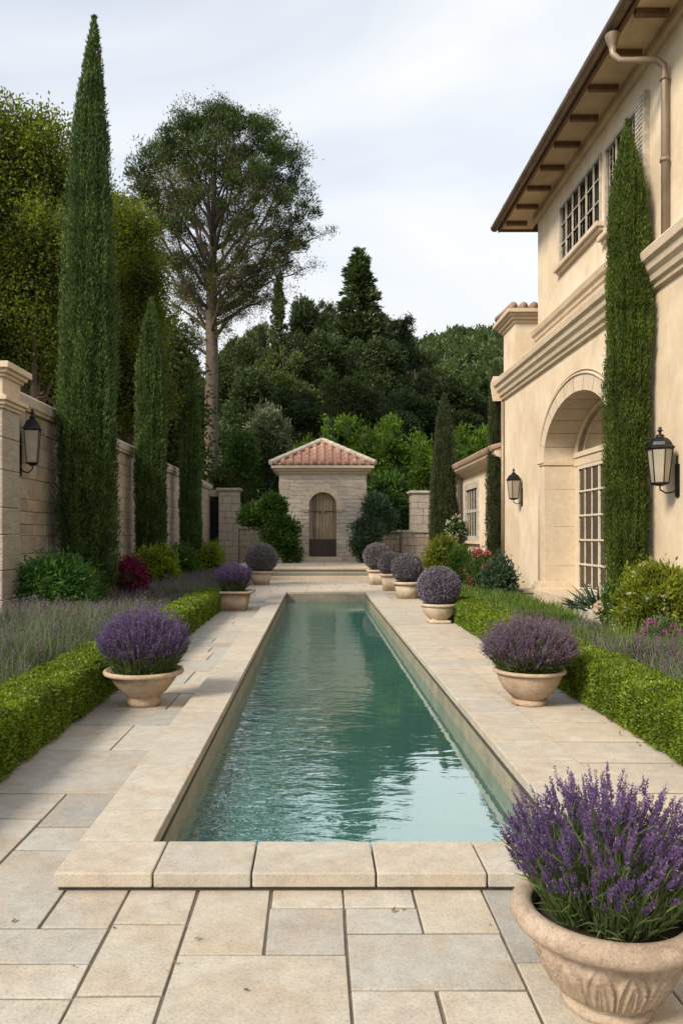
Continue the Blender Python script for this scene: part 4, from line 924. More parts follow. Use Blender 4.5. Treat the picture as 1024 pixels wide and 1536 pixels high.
m.box(AX - .04, AX + .1, y0 - .1, y0 + .05, z0 - .1, z1 + .1); m.box(AX - .04, AX + .1, y1 - .05, y1 + .1, z0 - .1, z1 + .1); m.box(AX - .04, AX + .1, y0 + .05, y1 - .05, z1 - .12, z1 + .1); m.box(AX - .04, AX + .1, y0 + .05, y1 - .05, z0 - .1, z0 + .06); m.box(AX, AX + .08, y0, y1, 2.28, 2.38)
for k in range(1, 5): y = y0 + (y1 - y0) * k / 5; m.box(AX + .01, AX + .035, y - .03, y + .03, z0, z1)
sub(m, 'frame', M['greyframe'], an, wn); m = MB(); m.box(AX + .05, AX + .056, y0, y1, z0, z1); sub(m, 'pane', M['glass'], an, wn)
m = MB(); m.box(AX - .12, AX + .02, y0 - .2, y1 + .2, z0 - .2, z0 - .105); sub(m, 'sill', M['trim'], an, wn)
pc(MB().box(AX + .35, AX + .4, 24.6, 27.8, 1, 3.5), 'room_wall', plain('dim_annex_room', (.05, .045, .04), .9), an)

# ================================================================== POTS
# near pot with carved leaves
NB = 14
def carve(th, t_, z):
    if not (.045 < z < .215): return 0
    v = (z - .045) / .17; u = (th / (2 * math.pi) * NB) % 1 - .5; w_ = .44 * math.sqrt(max(0, math.sin(math.pi * min(1, .25 + v * .75))))
    d = abs(u) - w_; r_ = .0085 * math.exp(-(d / .05) ** 2) + (.004 if d < 0 else 0)
    w2 = .22 * math.sqrt(max(0, 1 - v / .8)) if v < .8 else 0
    if w2: r_ += .006 * math.exp(-((abs(u) - w2) / .05) ** 2)
    r_ += .004 * math.exp(-(u / .03) ** 2) * (d < 0); return 1.5 * r_ * min(1, v * 6) * min(1, (1 - v) * 6)
body = [(.001, .035), (.128, .035)] + [(.128 + (.222 - .128) * math.sin(math.pi / 2 * k / 56) ** .8, .036 + .209 * k / 56) for k in range(1, 57)] + [(.215, .25), (.21, .26)]
p = potbase('p', .93, 2.47, 'large round carved clay pot of tall purple lavender in the near right corner', body, M['pot_grey'], seg=336, disp=carve, soilz=.265, soilr=.232,
            rim=[(.195, .250), (.228, .252)] + torus_prof(.262, .285, .038, 20, -120, 150) + [(.232, .285), (.230, .255)],
            foot=([(.001, .001), (.135, .001), (.142, .006), (.142, .020), (.136, .027), (.128, .030), (.132, .037), (.14, .042), (.135, .050)], False))
lavender(p, .27, .17, 32, .455, 620, M['purple'], True, None, .205, .0066, 13, .34)
# second: L1
def bowl(r, h, rf_, flare=.8): return [(rf_, .0)] + [(rf_ + (r - rf_) * math.sin(math.pi / 2 * t_) ** flare, .05 + (h - .05) * t_) for t_ in np.linspace(0, 1, 16)]
p = potbase('p', X(216, 6.8), 6.8, 'round flared stone bowl of violet lavender on the left path beside the hedge', [(.001, .0), (.145, .0), (.15, .04), (.142, .075), (.152, .085), (.21, .14), (.27, .22), (.305, .28), (.30, .29), (.24, .29)], M['terracotta_pale'],
            rim=[(.29, .275)] + torus_prof(.330, .298, .022, 12, -110, 140) + [(.28, .30)], soilz=.285, soilr=.29)
lavender(p, .285, .25, 25, .61, 1700, M['purple'], False, None, .36, .0115, 10, .42)
p = potbase('p', X(793, 6.85), 6.85, 'round footed clay bowl of loose mauve lavender on the right terrace beside the hedge', [(.001, .05), (.13, .05), (.16, .07), (.22, .13), (.262, .20), (.28, .26), (.285, .29), (.24, .29)], M['terracotta_pale'],
            rim=[(.27, .27)] + torus_prof(.30, .297, .018, 12, -110, 140) + [(.26, .30)], foot=([(.001, .001), (.152, .001), (.155, .02), (.15, .045), (.13, .055), (.12, .065)], False), soilz=.285, soilr=.26)
lavender(p, .285, .22, 42, .56, 1700, M['mauve'], False, None, .46, .011, 11, .46)
# clipped balls on the right
p = potbase('p', X(658, 13.2), 13.2, 'urn shaped pot on a square foot with a clipped violet ball', [(.001, .06), (.15, .06), (.19, .09), (.26, .17), (.29, .24), (.295, .29), (.28, .30), (.25, .30)], M['pot_pale'],
            rim=[(.27, .28), (.315, .285), (.33, .30), (.33, .325), (.315, .335), (.28, .335), (.27, .31)], foot=([(.001, .002), (.19, .002), (.19, .05), (.14, .06), (.13, .09)], True), soilz=.31, soilr=.27)
ball(p, .62, .355, M['ballpurple'], 20000, .026)
p = potbase('p', X(610, 18.3), 18.3, 'tapered pale pot with a clipped grey lavender ball, second in the right row', [(.001, .0), (.23, .0), (.30, .34), (.27, .34)], M['pot_pale'],
            rim=[(.29, .33), (.34, .335), (.35, .36), (.35, .39), (.33, .40), (.28, .40)], soilz=.37, soilr=.28); ball(p, .72, .36, M['ballgrey'], 15000, .032)
p = potbase('p', X(586, 20.9), 20.9, 'square tapered pot with a small clipped grey ball, third in the right row', [(.001, .0), (.20, .0), (.26, .40), (.23, .40)], M['pot_pale'], square=True, seg=64,
            rim=[(.25, .39), (.29, .395), (.30, .42), (.30, .45), (.26, .46), (.22, .46)], soilz=.43, soilr=.2); ball(p, .72, .33, M['ballgrey'], 13000, .034)
p = potbase('p', X(566, 23.4), 23.4, 'square tapered pot with a wide clipped grey ball by the steps', [(.001, .0), (.22, .0), (.29, .40), (.26, .40)], M['pot_pale'], square=True, seg=64,
            rim=[(.28, .39), (.32, .395), (.33, .42), (.33, .45), (.28, .46), (.25, .46)], soilz=.43, soilr=.22); ball(p, .86, .42, M['ballgrey'], 13000, .036)
# left, farther
p = potbase('p', X(350, 15.5), 15.5, 'square tray rimmed planter of dark purple lavender at the end of the left hedge', [(.001, .0), (.27, .0), (.34, .34), (.30, .34)], M['terracotta_pale'], square=True, seg=64,
            rim=[(.33, .34), (.42, .345), (.43, .36), (.43, .385), (.34, .39), (.30, .37)], soilz=.37, soilr=.29)
lavender(p, .37, .22, 21, .62, 1100, M['purple'], False, None, .45, .017, 9)
p = potbase('p', X(392, 23.4), 23.4, 'pale tapered pot with a broad grey lavender ball at the far left of the pool', [(.001, .0), (.24, .0), (.34, .36), (.30, .36)], M['pot_pale'],
            rim=[(.33, .35), (.37, .355), (.38, .38), (.38, .41), (.33, .42), (.30, .42)], soilz=.39, soilr=.3); ball(p, .80, .47, M['ballgrey'], 15000, .036)

# ================================================================== HEDGES AND LAVENDER BEDS
hedge(-2.38, -1.92, 3.0, 15.6, .38, 'clipped bright green box hedge along the left path behind the lavender bowl')
hedge(2.36, 2.85, 3.0, 13.6, .37, 'clipped bright green box hedge along the right terrace behind the mauve lavender bowl')
def bed(name, label, x0, x1, y0, y1, n, h, mats, fl=None, sz=.006, flfrac=.25, hfun=None):
    gr = int(n)
    yv = y0 + (y1 - y0) * rg.uniform(0, 1, gr) ** 1.5; xv = rg.uniform(x0, x1, gr)
    cl = rg.uniform(0, 1, (max(20, gr // 45), 2)); cy = y0 + (y1 - y0) * cl[:, 1] ** 1.5; cx = x0 + (x1 - x0) * cl[:, 0]; idx = rg.integers(0, len(cl), gr)
    near = rg.uniform(0, 1, gr) < .75; xv = np.where(near, cx[idx] + rg.normal(0, .05, gr), xv); yv = np.where(near, cy[idx] + rg.normal(0, .06, gr), yv)
    P = np.stack([xv, yv, np.zeros(gr)], 1); hh = h * (1 + .22 * lump(P, 2.2)) * rg.uniform(.6, 1.12, gr)
    if hfun is not None: hh = hh * hfun(xv, yv)
    out_ = np.stack([xv - cx[idx], yv - cy[idx], np.zeros(gr)], 1) * near[:, None]
    D = np.array([0, 0, 1.0]) + out_ * 3.2 + rg.normal(0, .14, (gr, 3)); B = rg.normal(0, .12, (gr, 3)); B[:, 2] = -.05
    wd = np.interp(yv, [4, 20], [sz, sz * 2.6])
    P[:, 2] = hh * rg.uniform(0, .35, gr)
    o = blades(name, P, D, hh * .8, wd, B, mats[0]); tag(o, label, 'plants', None, 'stuff')
    if fl:
        k = rg.uniform(0, 1, gr) < flfrac; Pk = P[k] + unit(D[k]) * (hh[k] * .8)[:, None] + B[k] * (hh[k] * .8)[:, None]
        q = 7; m_ = len(Pk) * q; Dk = np.repeat(unit(D[k]), q, 0); Q = np.repeat(Pk, q, 0) - Dk * rg.uniform(0, .10, m_)[:, None]; s = np.repeat(np.interp(yv[k], [4, 20], [.010, .022]), q)
        o2 = leaves('lavender_blooms', Q + rg.normal(0, .006, (m_, 3)), Dk + rg.normal(0, .5, (m_, 3)), s * 1.3, s * .6, fl); tag(o2, label + ', flower heads', 'flowers', None, 'stuff')
    return o
bed('lavender_bed', 'hazy grey green lavender bed behind the left hedge', -4.5, -2.45, 4.2, 25, 64000, .52, [M['lav_bed']], M['bedmauve'], .006, .27, lambda x, y: np.interp(y, [9, 14], [1.1, .85]))
bed('lavender_bed', 'hazy grey green lavender bed behind the right hedge in front of the villa', 2.92, 4.32, 4.2, 13, 46000, .50, [M['lav_bed']], M['bedmauve'], .006, .40, lambda x, y: np.interp(y, [6, 8.0, 10], [1.1, .85, .38]))
bed('grass_bed', 'fresh green grassy strip behind the far end of the right hedge', 2.9, 4.15, 12.2, 20, 24000, .32, [M['grass']], None, .010)
tag(bed('grass_tufts', 'fresh green tufts among the lavender beside the right hedge', 3.0, 4.3, 7.2, 9.5, 3500, .50, [M['grass']], None, .008), None)

# ================================================================== SHRUBS
S1 = 'rounded shrubs at the foot of the stone wall'
def px_bush(name, px, ytop, ybase, rpx, Y, label, cat, mat, n, leaf, asp=.5, group=None, flowers=None, lob=5, up=.5, zb=None, squash=1.0, cmat=None, spread=None, core=True):
    s = F / Y; r = rpx / s; zt = Z(ytop, Y); zb_ = 0 if zb is None else zb; hgt = zt - zb_
    rnd = random.Random(int(px * 7 + ytop)); lobes = [((0, 0, hgt * .48), (r * .82, r * .82 * squash, hgt * .50))]
    for k in range(lob):
        a = 2 * math.pi * k / lob + rnd.uniform(-.4, .4); q = rnd.uniform(.42, .6); rr_ = rnd.uniform(.36, .52)
        lobes.append(((r * q * math.cos(a), r * q * math.sin(a) * squash, hgt * rnd.uniform(.32, .66)), (r * rr_, r * rr_, hgt * rnd.uniform(.26, .36))))
    return bush(name, (X(px, Y), Y, zb_), label, cat, lobes, mat, n, leaf, asp, spread or leaf * 1.1, None, up, group, core, .8, .82, flowers, cmat=cmat)
px_bush('fern_shrub', 82, 838, 0, 58, 12.7, 'large feathery mid green shrub beside the left pillar', 'shrub', M['fern'], 16000, .09, .26, S1, None, 7, .1)
px_bush('shrub', 128, 853, 0, 26, 13.3, 'small lime green shrub between the feathery shrub and the tall cypress', 'shrub', M['midgreen'], 5000, .06, .45, S1, None, 4)
px_bush('burgundy_shrub', 192, 840, 0, 30, 15.2, 'deep magenta leaved shrub right of the tallest cypress', 'shrub', M['burgundy'], 7000, .06, .55, S1, None, 5)
px_bush('shrub', 229, 821, 0, 38, 19.2, 'wide lime green rounded shrub in front of the second cypress', 'shrub', M['lime'], 9000, .085, .5, S1, None, 6)
px_bush('shrub', 270, 818, 0, 25, 22.5, 'mid green rounded shrub between the second and third cypress', 'shrub', M['midgreen'], 7000, .08, .5, S1, None, 5)
px_bush('shrub', 316, 812, 0, 20, 26.5, 'lime green rounded shrub in front of the third cypress near the gate pillar', 'shrub', M['lime'], 6000, .085, .5, S1, None, 5)
# beside the pavilion
S2 = 'shrubs climbing beside the pavilion'
def lobe_px(lst, Y, x0, y0): return [((X(px, Y + dy) - x0, dy + Y - y0, Z(py, Y + dy)), (rx / F * Y, rx / F * Y * .8, rz / F * Y)) for px, py, rx, rz, dy in lst]
Y_ = 30.9; x0 = X(415, Y_)
bush('climbing_shrub', (x0, Y_, 0), 'dark green climbing shrub spilling down the left corner of the pavilion', 'shrub', lobe_px([(410, 764, 15, 18, 0), (384, 773, 20, 13, .6), (420, 790, 14, 14, -.2), (428, 812, 13, 14, -.4), (436, 830, 10, 9, -.5), (404, 800, 9, 18, .2), (439, 796, 7, 7, -.2)], Y_, x0, Y_), M['midgreen'], 17000, .14, .45, .11, None, .4, S2)
x0 = X(560, Y_)
bush('climbing_shrub', (x0, Y_, 0), 'blue green soft needled shrub against the right corner of the pavilion', 'shrub', lobe_px([(564, 764, 14, 19, 0), (577, 780, 13, 15, .3), (556, 795, 14, 15, -.2), (546, 818, 13, 16, -.3), (560, 832, 12, 12, -.2), (539, 793, 8, 7, -.2)], Y_, x0, Y_), M['bluegreen'], 17000, .15, .28, .12, None, .5, S2)
# right-hand borders
S3 = 'mixed flowering shrubs along the villa border'
px_bush('shrub', 664, 806, 0, 26, 20.4, 'yellow green loose shrub beside the right row of ball pots', 'shrub', M['yellowgreen'], 7000, .075, .55, S3, None, 6)
px_bush('shrub', 694, 820, 0, 20, 19.2, 'olive shrub with reddish tips left of the pink flowers', 'shrub', M['midgreen'], 4500, .07, .55, S3, (M['pink'], 60, .03), 4)
px_bush('flowering_shrub', 722, 826, 0, 24, 18.6, 'pink and red flowering shrub by the far corner of the villa', 'shrub', M['midgreen'], 5000, .06, .5, S3, (M['pink'], 260, .045), 5)
px_bush('shrub', 748, 836, 0, 19, 17.6, 'dark glossy green shrub against the villa corner', 'shrub', M['bluegreen'], 5000, .08, .5, S3, None, 4)
px_bush('flowering_shrub', 985, 846, 0, 60, 10.0, 'large yellow green shrub dotted with small white flowers under the big lantern', 'shrub', M['yellowgreen'], 19000, .06, .5, S3, (M['white'], 200, .02), 8)
px_bush('flowering_shrub', 925, 872, 0, 20, 11.4, 'small white flowering shrub between the spiky plant and the yellow green shrub', 'shrub', M['midgreen'], 4000, .05, .5, S3, (M['white'], 180, .022), 4)
px_bush('flowering_shrub', 995, 925, 0, 32, 8.6, 'low magenta flowering plant among the lavender near the right edge', 'shrub', M['lav_bed'], 3500, .04, .4, S3, (M['magenta'], 220, .02), 4)
px_bush('flowering_shrub', 120, 912, 0, 26, 10.8, 'low magenta speckled plant in the lavender near the left pillar', 'shrub', M['lav_bed'], 3500, .045, .4, S3, (M['magenta'], 160, .02), 4)
# spiky plant in the raised bed
def spiky(px, Y, z0, h, label):
    t = thing('agave_plant', (X(px, Y), Y, z0), label, 'plant'); n = 70; th = rg.uniform(0, 2 * np.pi, n); q = rg.uniform(.1, 1, n)
    P = np.stack([.05 * np.cos(th), .05 * np.sin(th), np.zeros(n)], 1); D = np.stack([np.cos(th) * q, np.sin(th) * q, 1.15 - q * .6], 1)
    blades('foliage', P, D, h * rg.uniform(.7, 1.1, n), .045, np.stack([np.cos(th) * .2, np.sin(th) * .2, -.25 * q], 1), M['bluegreen'], t)
    P, d, _ = lobe_points([((0, 0, h * .45), (h * .5, h * .5, h * .4))], 60, 12, .03); leaves('flower', np.repeat(P, 4, 0) + rg.normal(0, .012, (240, 3)), rg.normal(0, 1, (240, 3)), .035, .028, M['white'], t)
spiky(897, 12.4, .22, .62, 'dark spiky leaved plant with white flowers in the raised bed below the french door')
spiky(872, 13.0, .22, .38, 'small spiky plant at the corner of the raised bed')
rb = thing('raised_bed', (4.8, 12, 0), 'low raised planting bed edged with rough pale stones at the villa wall', 'planter')
m = MB(); y = 9.6
while y < 13.6:
    d = random.uniform(.35, .6); m.box(4.33 + random.uniform(-.02, .02), 4.60, y + .005, min(13.7, y + d) - .005, 0, .30 + random.uniform(-.015, .02)); y += d
x = 4.64
while x < 5.1: m.box(x, x + .24, 13.45, 13.7, 0, .30); x += .25
pc(m, 'edging', M['capstone'], rb, bevel=.025); pc(MB().box(4.6, 5.19, 9.6, 13.5, 0, .26), 'soil', M['soil'], rb)
m = MB(); r_ = random.Random(5)
bm = bmesh.new(); bmesh.ops.create_icosphere(bm, subdivisions=4, radius=1)
for v in bm.verts:
    p_ = v.co; k = 1 + .07 * math.sin(5 * p_.x + 2) * math.sin(4 * p_.y + 1) + .04 * math.sin(11 * p_.z + 3 * p_.x); v.co = Vector((p_.x * .2 * k, p_.y * .17 * k, max(-.6, min(.72, p_.z)) * .17 * k))
me = bpy.data.meshes.new('boulder'); bm.to_mesh(me); bm.free(); me.materials.append(M['terracotta_pale']); o = link(bpy.data.objects.new('boulder', me)); o.location = (X(908, 11.9), 11.9, .36); tag(o, 'rounded tan boulder among plants in the raised bed', 'rock')
for nm, px, Y, w_, lab in (('planter_block', 778, 18.4, .55, 'low pale stone block at the foot of the villa corner'), ('planter_block', 806, 17.9, .75, 'wider flat stone block beside the arch pier'), ('planter_block', 676, 19.0, .6, 'flat stone edging block in front of the yellow green shrub')):
    t = MB(); x = X(px, Y); t.box(-w_ / 2, w_ / 2, -.2, .2, 0, .16); t.box(-w_ / 2 - .03, w_ / 2 + .03, -.23, .23, .165, .24); o = t.build(nm, M['capstone'], bevel=.015); o.location = (x, Y, 0); tag(o, lab, 'stone block')
t = thing('flower_urn', (X(684, 27.0), 27.0, 0), 'tall dark urn of white flowers against the annex wall', 'planter')
MB().lathe([(.001, 0), (.2, 0), (.2, .08), (.09, .16), (.07, .9), (.12, 1.0), (.24, 1.2), (.30, 1.5), (.26, 1.5), (.001, 1.45)], 24).build('urn', M['iron'], t, True)
P, d, _ = lobe_points([((0, 0, 1.75), (.32, .32, .42))], 900, 60, .04); leaves('foliage', P, d + rg.normal(0, .6, P.shape), .09, .045, M['midgreen'], t); P, d, _ = lobe_points([((0, 0, 1.75), (.34, .34, .44))], 240, 50, .03, .95); leaves('flower', P, d + rg.normal(0, .6, P.shape), .06, .05, M['white'], t)

# ================================================================== CYPRESSES
CG = 'columnar cypresses'
cypress(0, X(132, 14.5), 14.5, Z(28, 14.5), .55, M['cypress'], 'tallest dark cypress, in front of the stone wall at left', n=60000, leaf=.085, lean=.12,
        prof=[(0, .74), (.05, .88), (.18, 1.0), (.40, 1.0), (.58, .86), (.70, .74), (.80, .57), (.88, .40), (.93, .25), (.97, .12), (1, .03)])
cypress(0, X(227, 20.4), 20.4, Z(450, 20.4), .41, M['cypress'], 'medium dark cypress, second from the left along the wall', n=34000, leaf=.10, prof=[(0, .8), (.1, .92), (.4, 1), (.65, .95), (.78, .84), (.9, .5), (.96, .25), (1, .02)])
cypress(0, X(286, 26.5), 26.5, Z(548, 26.5), .36, M['cypress'], 'slimmer dark cypress, third along the wall nearest the gate', n=28000, leaf=.12, prof=[(0, .8), (.1, .95), (.5, 1), (.7, .92), (.85, .72), (.95, .35), (1, .02)])
cypress(0, X(940, 11.9), 11.9, Z(182, 11.9) - .2, .325, M['cypress_sunny'], 'tall sunlit green cypress close against the villa wall by the french door', .2, n=60000, leaf=.058, prof=[(0, .82), (.08, .90), (.2, .94), (.45, .98), (.6, 1), (.74, .98), (.84, .82), (.91, .52), (.96, .24), (1, .02)])
cypress(0, X(743, 21.8), 21.8, Z(545, 21.8), .25, M['cypress_dull'], 'thin olive green clipped cypress against the annex beside the villa corner', n=22000, leaf=.07, prof=[(0, .95), (.3, 1), (.7, .85), (.9, .7), (1, .2)])
cypress(0, X(666, 27.9), 27.9, Z(592, 27.9), .52, M['cypress_dull'], 'clipped tapering cypress in front of the annex end beside the stone pillar', n=26000, leaf=.09, prof=[(0, .92), (.3, 1), (.6, .82), (.8, .58), (.93, .34), (1, .06)])

# ================================================================== BROADLEAF TREES
def limb_pts(a, b, sag=.12, n=5, jit=.03):
    a, b = Vector(a), Vector(b); L_ = (b - a).length; o_ = []
    for i in range(n):
        t_ = i / (n - 1); p_ = a.lerp(b, t_); p_.z += math.sin(math.pi * t_) * L_ * sag
        if 0 < i < n - 1: p_ += Vector([random.uniform(-1, 1) * L_ * jit for _ in range(3)])
        o_.append(p_)
    return o_
def oak(loc, label, lobes, mat, n, leaf, trunk_h, tr=.22, group='broadleaf trees behind the stone wall', spread=.35, clumps=None, cat='tree', shell=.55, lean=(0, 0), core_from=0):
    t = thing('broadleaf_tree', loc, label, cat, group); m = MB(); top = Vector((lean[0], lean[1], trunk_h))
    m.tube([(0, 0, -.2), (lean[0] * .4, lean[1] * .4, trunk_h * .5), tuple(top)], [tr * 1.3, tr, tr * .75], 9)
    for c, rd in lobes:
        m.tube(limb_pts(top * random.uniform(.7, 1), c, -.06), [tr * .5, tr * .38, tr * .28, tr * .18, tr * .1], 6)
        for k in range(7):
            d = Vector([random.gauss(0, 1) for _ in range(3)]).normalized(); e2 = Vector(c) + Vector((d.x * rd[0], d.y * rd[1], abs(d.z) * rd[2])) * .85
            m.tube(limb_pts(Vector(c).lerp(top, random.uniform(0, .4)), e2, .03), [tr * .16, tr * .12, tr * .09, tr * .06, tr * .03], 5)
    m.build('trunk', M['bark'], t, True)
    clumps = clumps or n // 45; P, d, _ = lobe_points(lobes, n, clumps, spread, shell)
    blob_core(t, lobes[core_from:], M['core'], .62)
    leaves('crown', P, d + rg.normal(0, .8, P.shape), leaf * rg.uniform(.6, 1.4, len(P)), leaf * .6, mat, t); return t
def lobes_px(lst, Y, x0, y0, dk=.9): return [((X(px, Y + dy) - x0, Y + dy - y0, Z(py, Y + dy)), (r / F * Y, r / F * Y * dk, r / F * Y)) for px, py, r, dy in lst]
Y_ = 21.0; x0 = X(45, Y_)
oak((x0, Y_, 0), 'big sunlit olive green tree with open top at the upper left, behind the wall', lobes_px([(5, 200, 38, 0), (70, 225, 42, 0), (20, 300, 70, .5), (95, 300, 45, 1), (60, 380, 65, 0), (-10, 420, 80, 1), (100, 430, 50, 1.5), (30, 500, 75, .5), (-60, 300, 90, 0), (-70, 480, 90, 0)], Y_, x0, Y_), M['oak'], 170000, .10, 3.6, .26, spread=.26, clumps=1500, core_from=3)
Y_ = 25.0; x0 = X(195, Y_)
oak((x0, Y_, 0), 'dense yellow green tree right behind the tallest cypress', lobes_px([(195, 355, 34, 0), (212, 410, 30, 0), (205, 470, 36, .5), (190, 540, 45, 0), (150, 420, 50, 1), (160, 590, 50, 0), (215, 590, 35, 0), (170, 330, 30, .5)], Y_, x0, Y_), M['oak'], 140000, .098, 3.4, .24, spread=.28, clumps=1500)
Y_ = 30; x0 = X(80, Y_)
oak((x0, Y_, 0), 'dark green tree filling the space behind the left wall', lobes_px([(60, 560, 80, 0), (-30, 560, 90, 0), (130, 600, 60, 0), (0, 640, 70, -1), (100, 480, 60, 1), (160, 520, 50, 1)], Y_, x0, Y_), M['oak_dark'], 42000, .22, 4, .3, spread=.5, clumps=900)
Y_ = 36; x0 = X(262, Y_)
oak((x0, Y_, 0), 'dark brownish green tree between the cypresses behind the wall', lobes_px([(245, 560, 34, 0), (262, 620, 36, 0), (235, 640, 40, 0), (255, 510, 20, 0), (262, 690, 40, 0), (215, 690, 40, 0)], Y_, x0, Y_), M['oak_dark'], 30000, .22, 4, .25, spread=.45, clumps=700)

# shrubs and small trees behind the pavilion
G4 = 'tall leafy shrubs behind the pavilion'
tall = [(350, 652, 36, 39, 'midgreen', 'dark rounded shrub right of the pine trunk behind the gate pillar'), (398, 614, 44, 41, 'silver', 'pale silver green tree left of the pavilion roof'), (345, 700, 30, 38, 'oak_dark', 'low dark shrub behind the gate pillar'),
        (470, 655, 34, 40, 'bright', 'bright green shrub directly behind the pavilion roof, left half'), (505, 622, 38, 41, 'bright', 'bright green tall shrub peaking above the pavilion roof'), (552, 628, 36, 40.5, 'bright', 'bright green shrub above the right slope of the pavilion roof'), (598, 626, 36, 41, 'bright', 'bright green shrub midway between pavilion and cypress'),
        (640, 642, 32, 40, 'bright', 'bright green shrub left of the clipped cypress'), (692, 634, 32, 41, 'bright', 'bright green shrub right of the clipped cypress'), (725, 628, 30, 43, 'bright', 'bright green shrub above the annex roof'), (590, 700, 40, 37, 'midgreen', 'darker green shrub above the short grey wall')]
for px, yt, rp, Y, mt, lab in tall:
    s = F / Y; r = rp / s; zt = Z(yt, Y); rnd = random.Random(int(px)); lb = [((0, 0, zt * .42), (r, r * .8, zt * .40))]
    for k in range(9):
        hz = rnd.uniform(.35, .88); lb.append(((rnd.uniform(-.6, .6) * r, rnd.uniform(-.5, .5) * r, zt * hz), (r * rnd.uniform(.3, .5), r * .4, zt * min(.98 - hz, .16) + .12)))
    bush('tall_shrub', (X(px, Y), Y, 0), lab, 'shrub', lb, M[mt], 15000, .20, .5, .17, 420, .6, G4, True, .7, .78)

# ================================================================== BIG PINE
def big_pine():
    Y = 45.0; x0 = X(317, Y); t = thing('umbrella_pine', (x0, Y, 0), 'lone tall pine with broad open crown and bare grey trunk left of the pavilion', 'tree')
    rnd = random.Random(5); s = F / Y
    tr = MB(); tp = [(0, 0, -.3), (.05, 0, 4), (-.02, 0, 8), (.05, 0, 12), (0, 0, 14.2), (.10, 0, 18), (.15, .1, 21.5), (.3, 0, 24.4)]
    tr.tube(tp, [.50, .43, .40, .37, .34, .22, .14, .05], 12); tr.build('trunk', M['bark_pine'], t, True)
    def trunkp(z):
        for a, b in zip(tp, tp[1:]):
            if a[2] <= z <= b[2]: return Vector(a).lerp(Vector(b), (z - a[2]) / (b[2] - a[2]))
        return Vector(tp[-1])
    cx = X(333, Y) - x0; 
    br = MB(); tips = []
    def shell(a, el):   # a azimuth, el 0..1 ; crown outline read from the photograph
        zz = [15.6, 17.2, 19.0, 20.8, 22.6, 24.0, 25.1, 25.9]; rr_ = [2.4, 4.3, 5.4, 5.6, 5.0, 3.9, 2.3, .4]
        z = 15.6 + el * 10.3; r = np.interp(z, zz, rr_); return Vector((cx + r * math.cos(a), r * .85 * math.sin(a), z))
    for i in range(38):
        el = (i / 38) ** .8; a = i * 2.39996 + rnd.uniform(-.25, .25); e_ = shell(a, el) ; e_ = Vector((cx, 0, e_.z)).lerp(e_, rnd.uniform(.66, 1.0))
        z0 = 12.8 + el * 7.0 + rnd.uniform(-.6, .6); b0 = trunkp(z0); L_ = (e_ - b0).length; r0 = .05 + .012 * L_
        pts = limb_pts(b0, e_, -.07 if el > .25 else .04, 7, .04); br.tube(pts, [r0 * (1 - .82 * k / 6) for k in range(7)], 6)
        for j in range(8):
            t_ = rnd.uniform(.35, .97); k = int(t_ * 6); p0 = pts[k].lerp(pts[min(6, k + 1)], t_ * 6 - k)
            d = (e_ - b0).normalized() + Vector([rnd.gauss(0, .55) for _ in range(3)]) + Vector((0, 0, .18)); L2 = L_ * rnd.uniform(.16, .34) * (1.25 - .5 * t_)
            p1 = p0 + d.normalized() * L2; pp = limb_pts(p0, p1, -.05, 4, .03); br.tube(pp, [.035, .026, .018, .01], 4, False)
            for q in range(5):
                u = rnd.uniform(.3, 1); p2 = p0.lerp(p1, u); d2 = d.normalized() + Vector([rnd.gauss(0, .6) for _ in range(3)]) + Vector((0, 0, .3)); p3 = p2 + d2.normalized() * rnd.uniform(.35, .8)
                br.tube([p2, p3], [.013, .006], 3, False); tips.append(tuple(p3))
            tips.append(tuple(p1))
    # a few low bare branches
    for (px, py, zs, dy) in ((238, 442, 13.3, 0), (242, 500, 11.9, -.8), (262, 415, 14.4, 1), (300, 395, 15, -1), (405, 445, 13.7, .5), (372, 462, 12.8, -.6), (250, 540, 10.9, .6), (480, 355, 14.8, 0), (455, 400, 14.2, .4)):
        e_ = Vector((X(px, Y) - x0, dy, Z(py, Y))); b0 = trunkp(zs); pts = limb_pts(b0, e_, .05, 7, .025); br.tube(pts, [.12, .10, .08, .06, .045, .03, .015], 6)
        for j in range(12):
            p0 = pts[rnd.randint(2, 6)]; p1 = p0 + Vector([rnd.gauss(0, .8), rnd.gauss(0, .6), rnd.gauss(.25, .4)]); br.tube([p0, p1], [.025, .008], 4, False); tips.append(tuple(p1)); tips.append(tuple(p0.lerp(p1, .6)))
            for q in range(3):
                p2 = p1 + Vector([rnd.gauss(0, .35), rnd.gauss(0, .3), rnd.gauss(.1, .25)]); br.tube([p0.lerp(p1, .6), p2], [.012, .006], 3, False); tips.append(tuple(p2))
    br.build('branch', M['bark_pine'], t, True, fix=False)
    T = np.array(tips); z = T[:, 2]; rr_ = np.hypot(T[:, 0] - cx, T[:, 1])
    R_ = np.interp(z, [13, 15.6, 17.2, 19.0, 20.8, 22.6, 24.0, 25.1, 25.9], [3, 2.6, 4.6, 5.7, 6.0, 5.3, 4.0, 2.4, .6])
    green = ((z - 22.2) * .9 + (rr_ / R_ - .8) * 4 + (z > 18.5) * .8 + (T[:, 0] > cx + 1) * .5 + rg.normal(0, .75, len(T))) > 0.60; green |= (z > 23.6)
    gT = T[green]; oT = T[~green]
    kk = 36; P = np.repeat(gT, kk, 0) + rg.normal(0, .22, (len(gT) * kk, 3)) * np.array([1, 1, .8]); o1 = leaves('needles', P, rg.normal(0, .7, P.shape) + np.array([0, 0, .8]), .19 * rg.uniform(.7, 1.3, len(P)), .05, M['pine_green'], t)
    # extra rounded tufts crowning the top
    n = 230; a = np.arange(n) * 2.39996 + rg.normal(0, .2, n); el = rg.permutation(np.linspace(.12, 1.0, n)) ** .72; c_ = np.array([tuple(shell(a[i], el[i])) for i in range(n)])
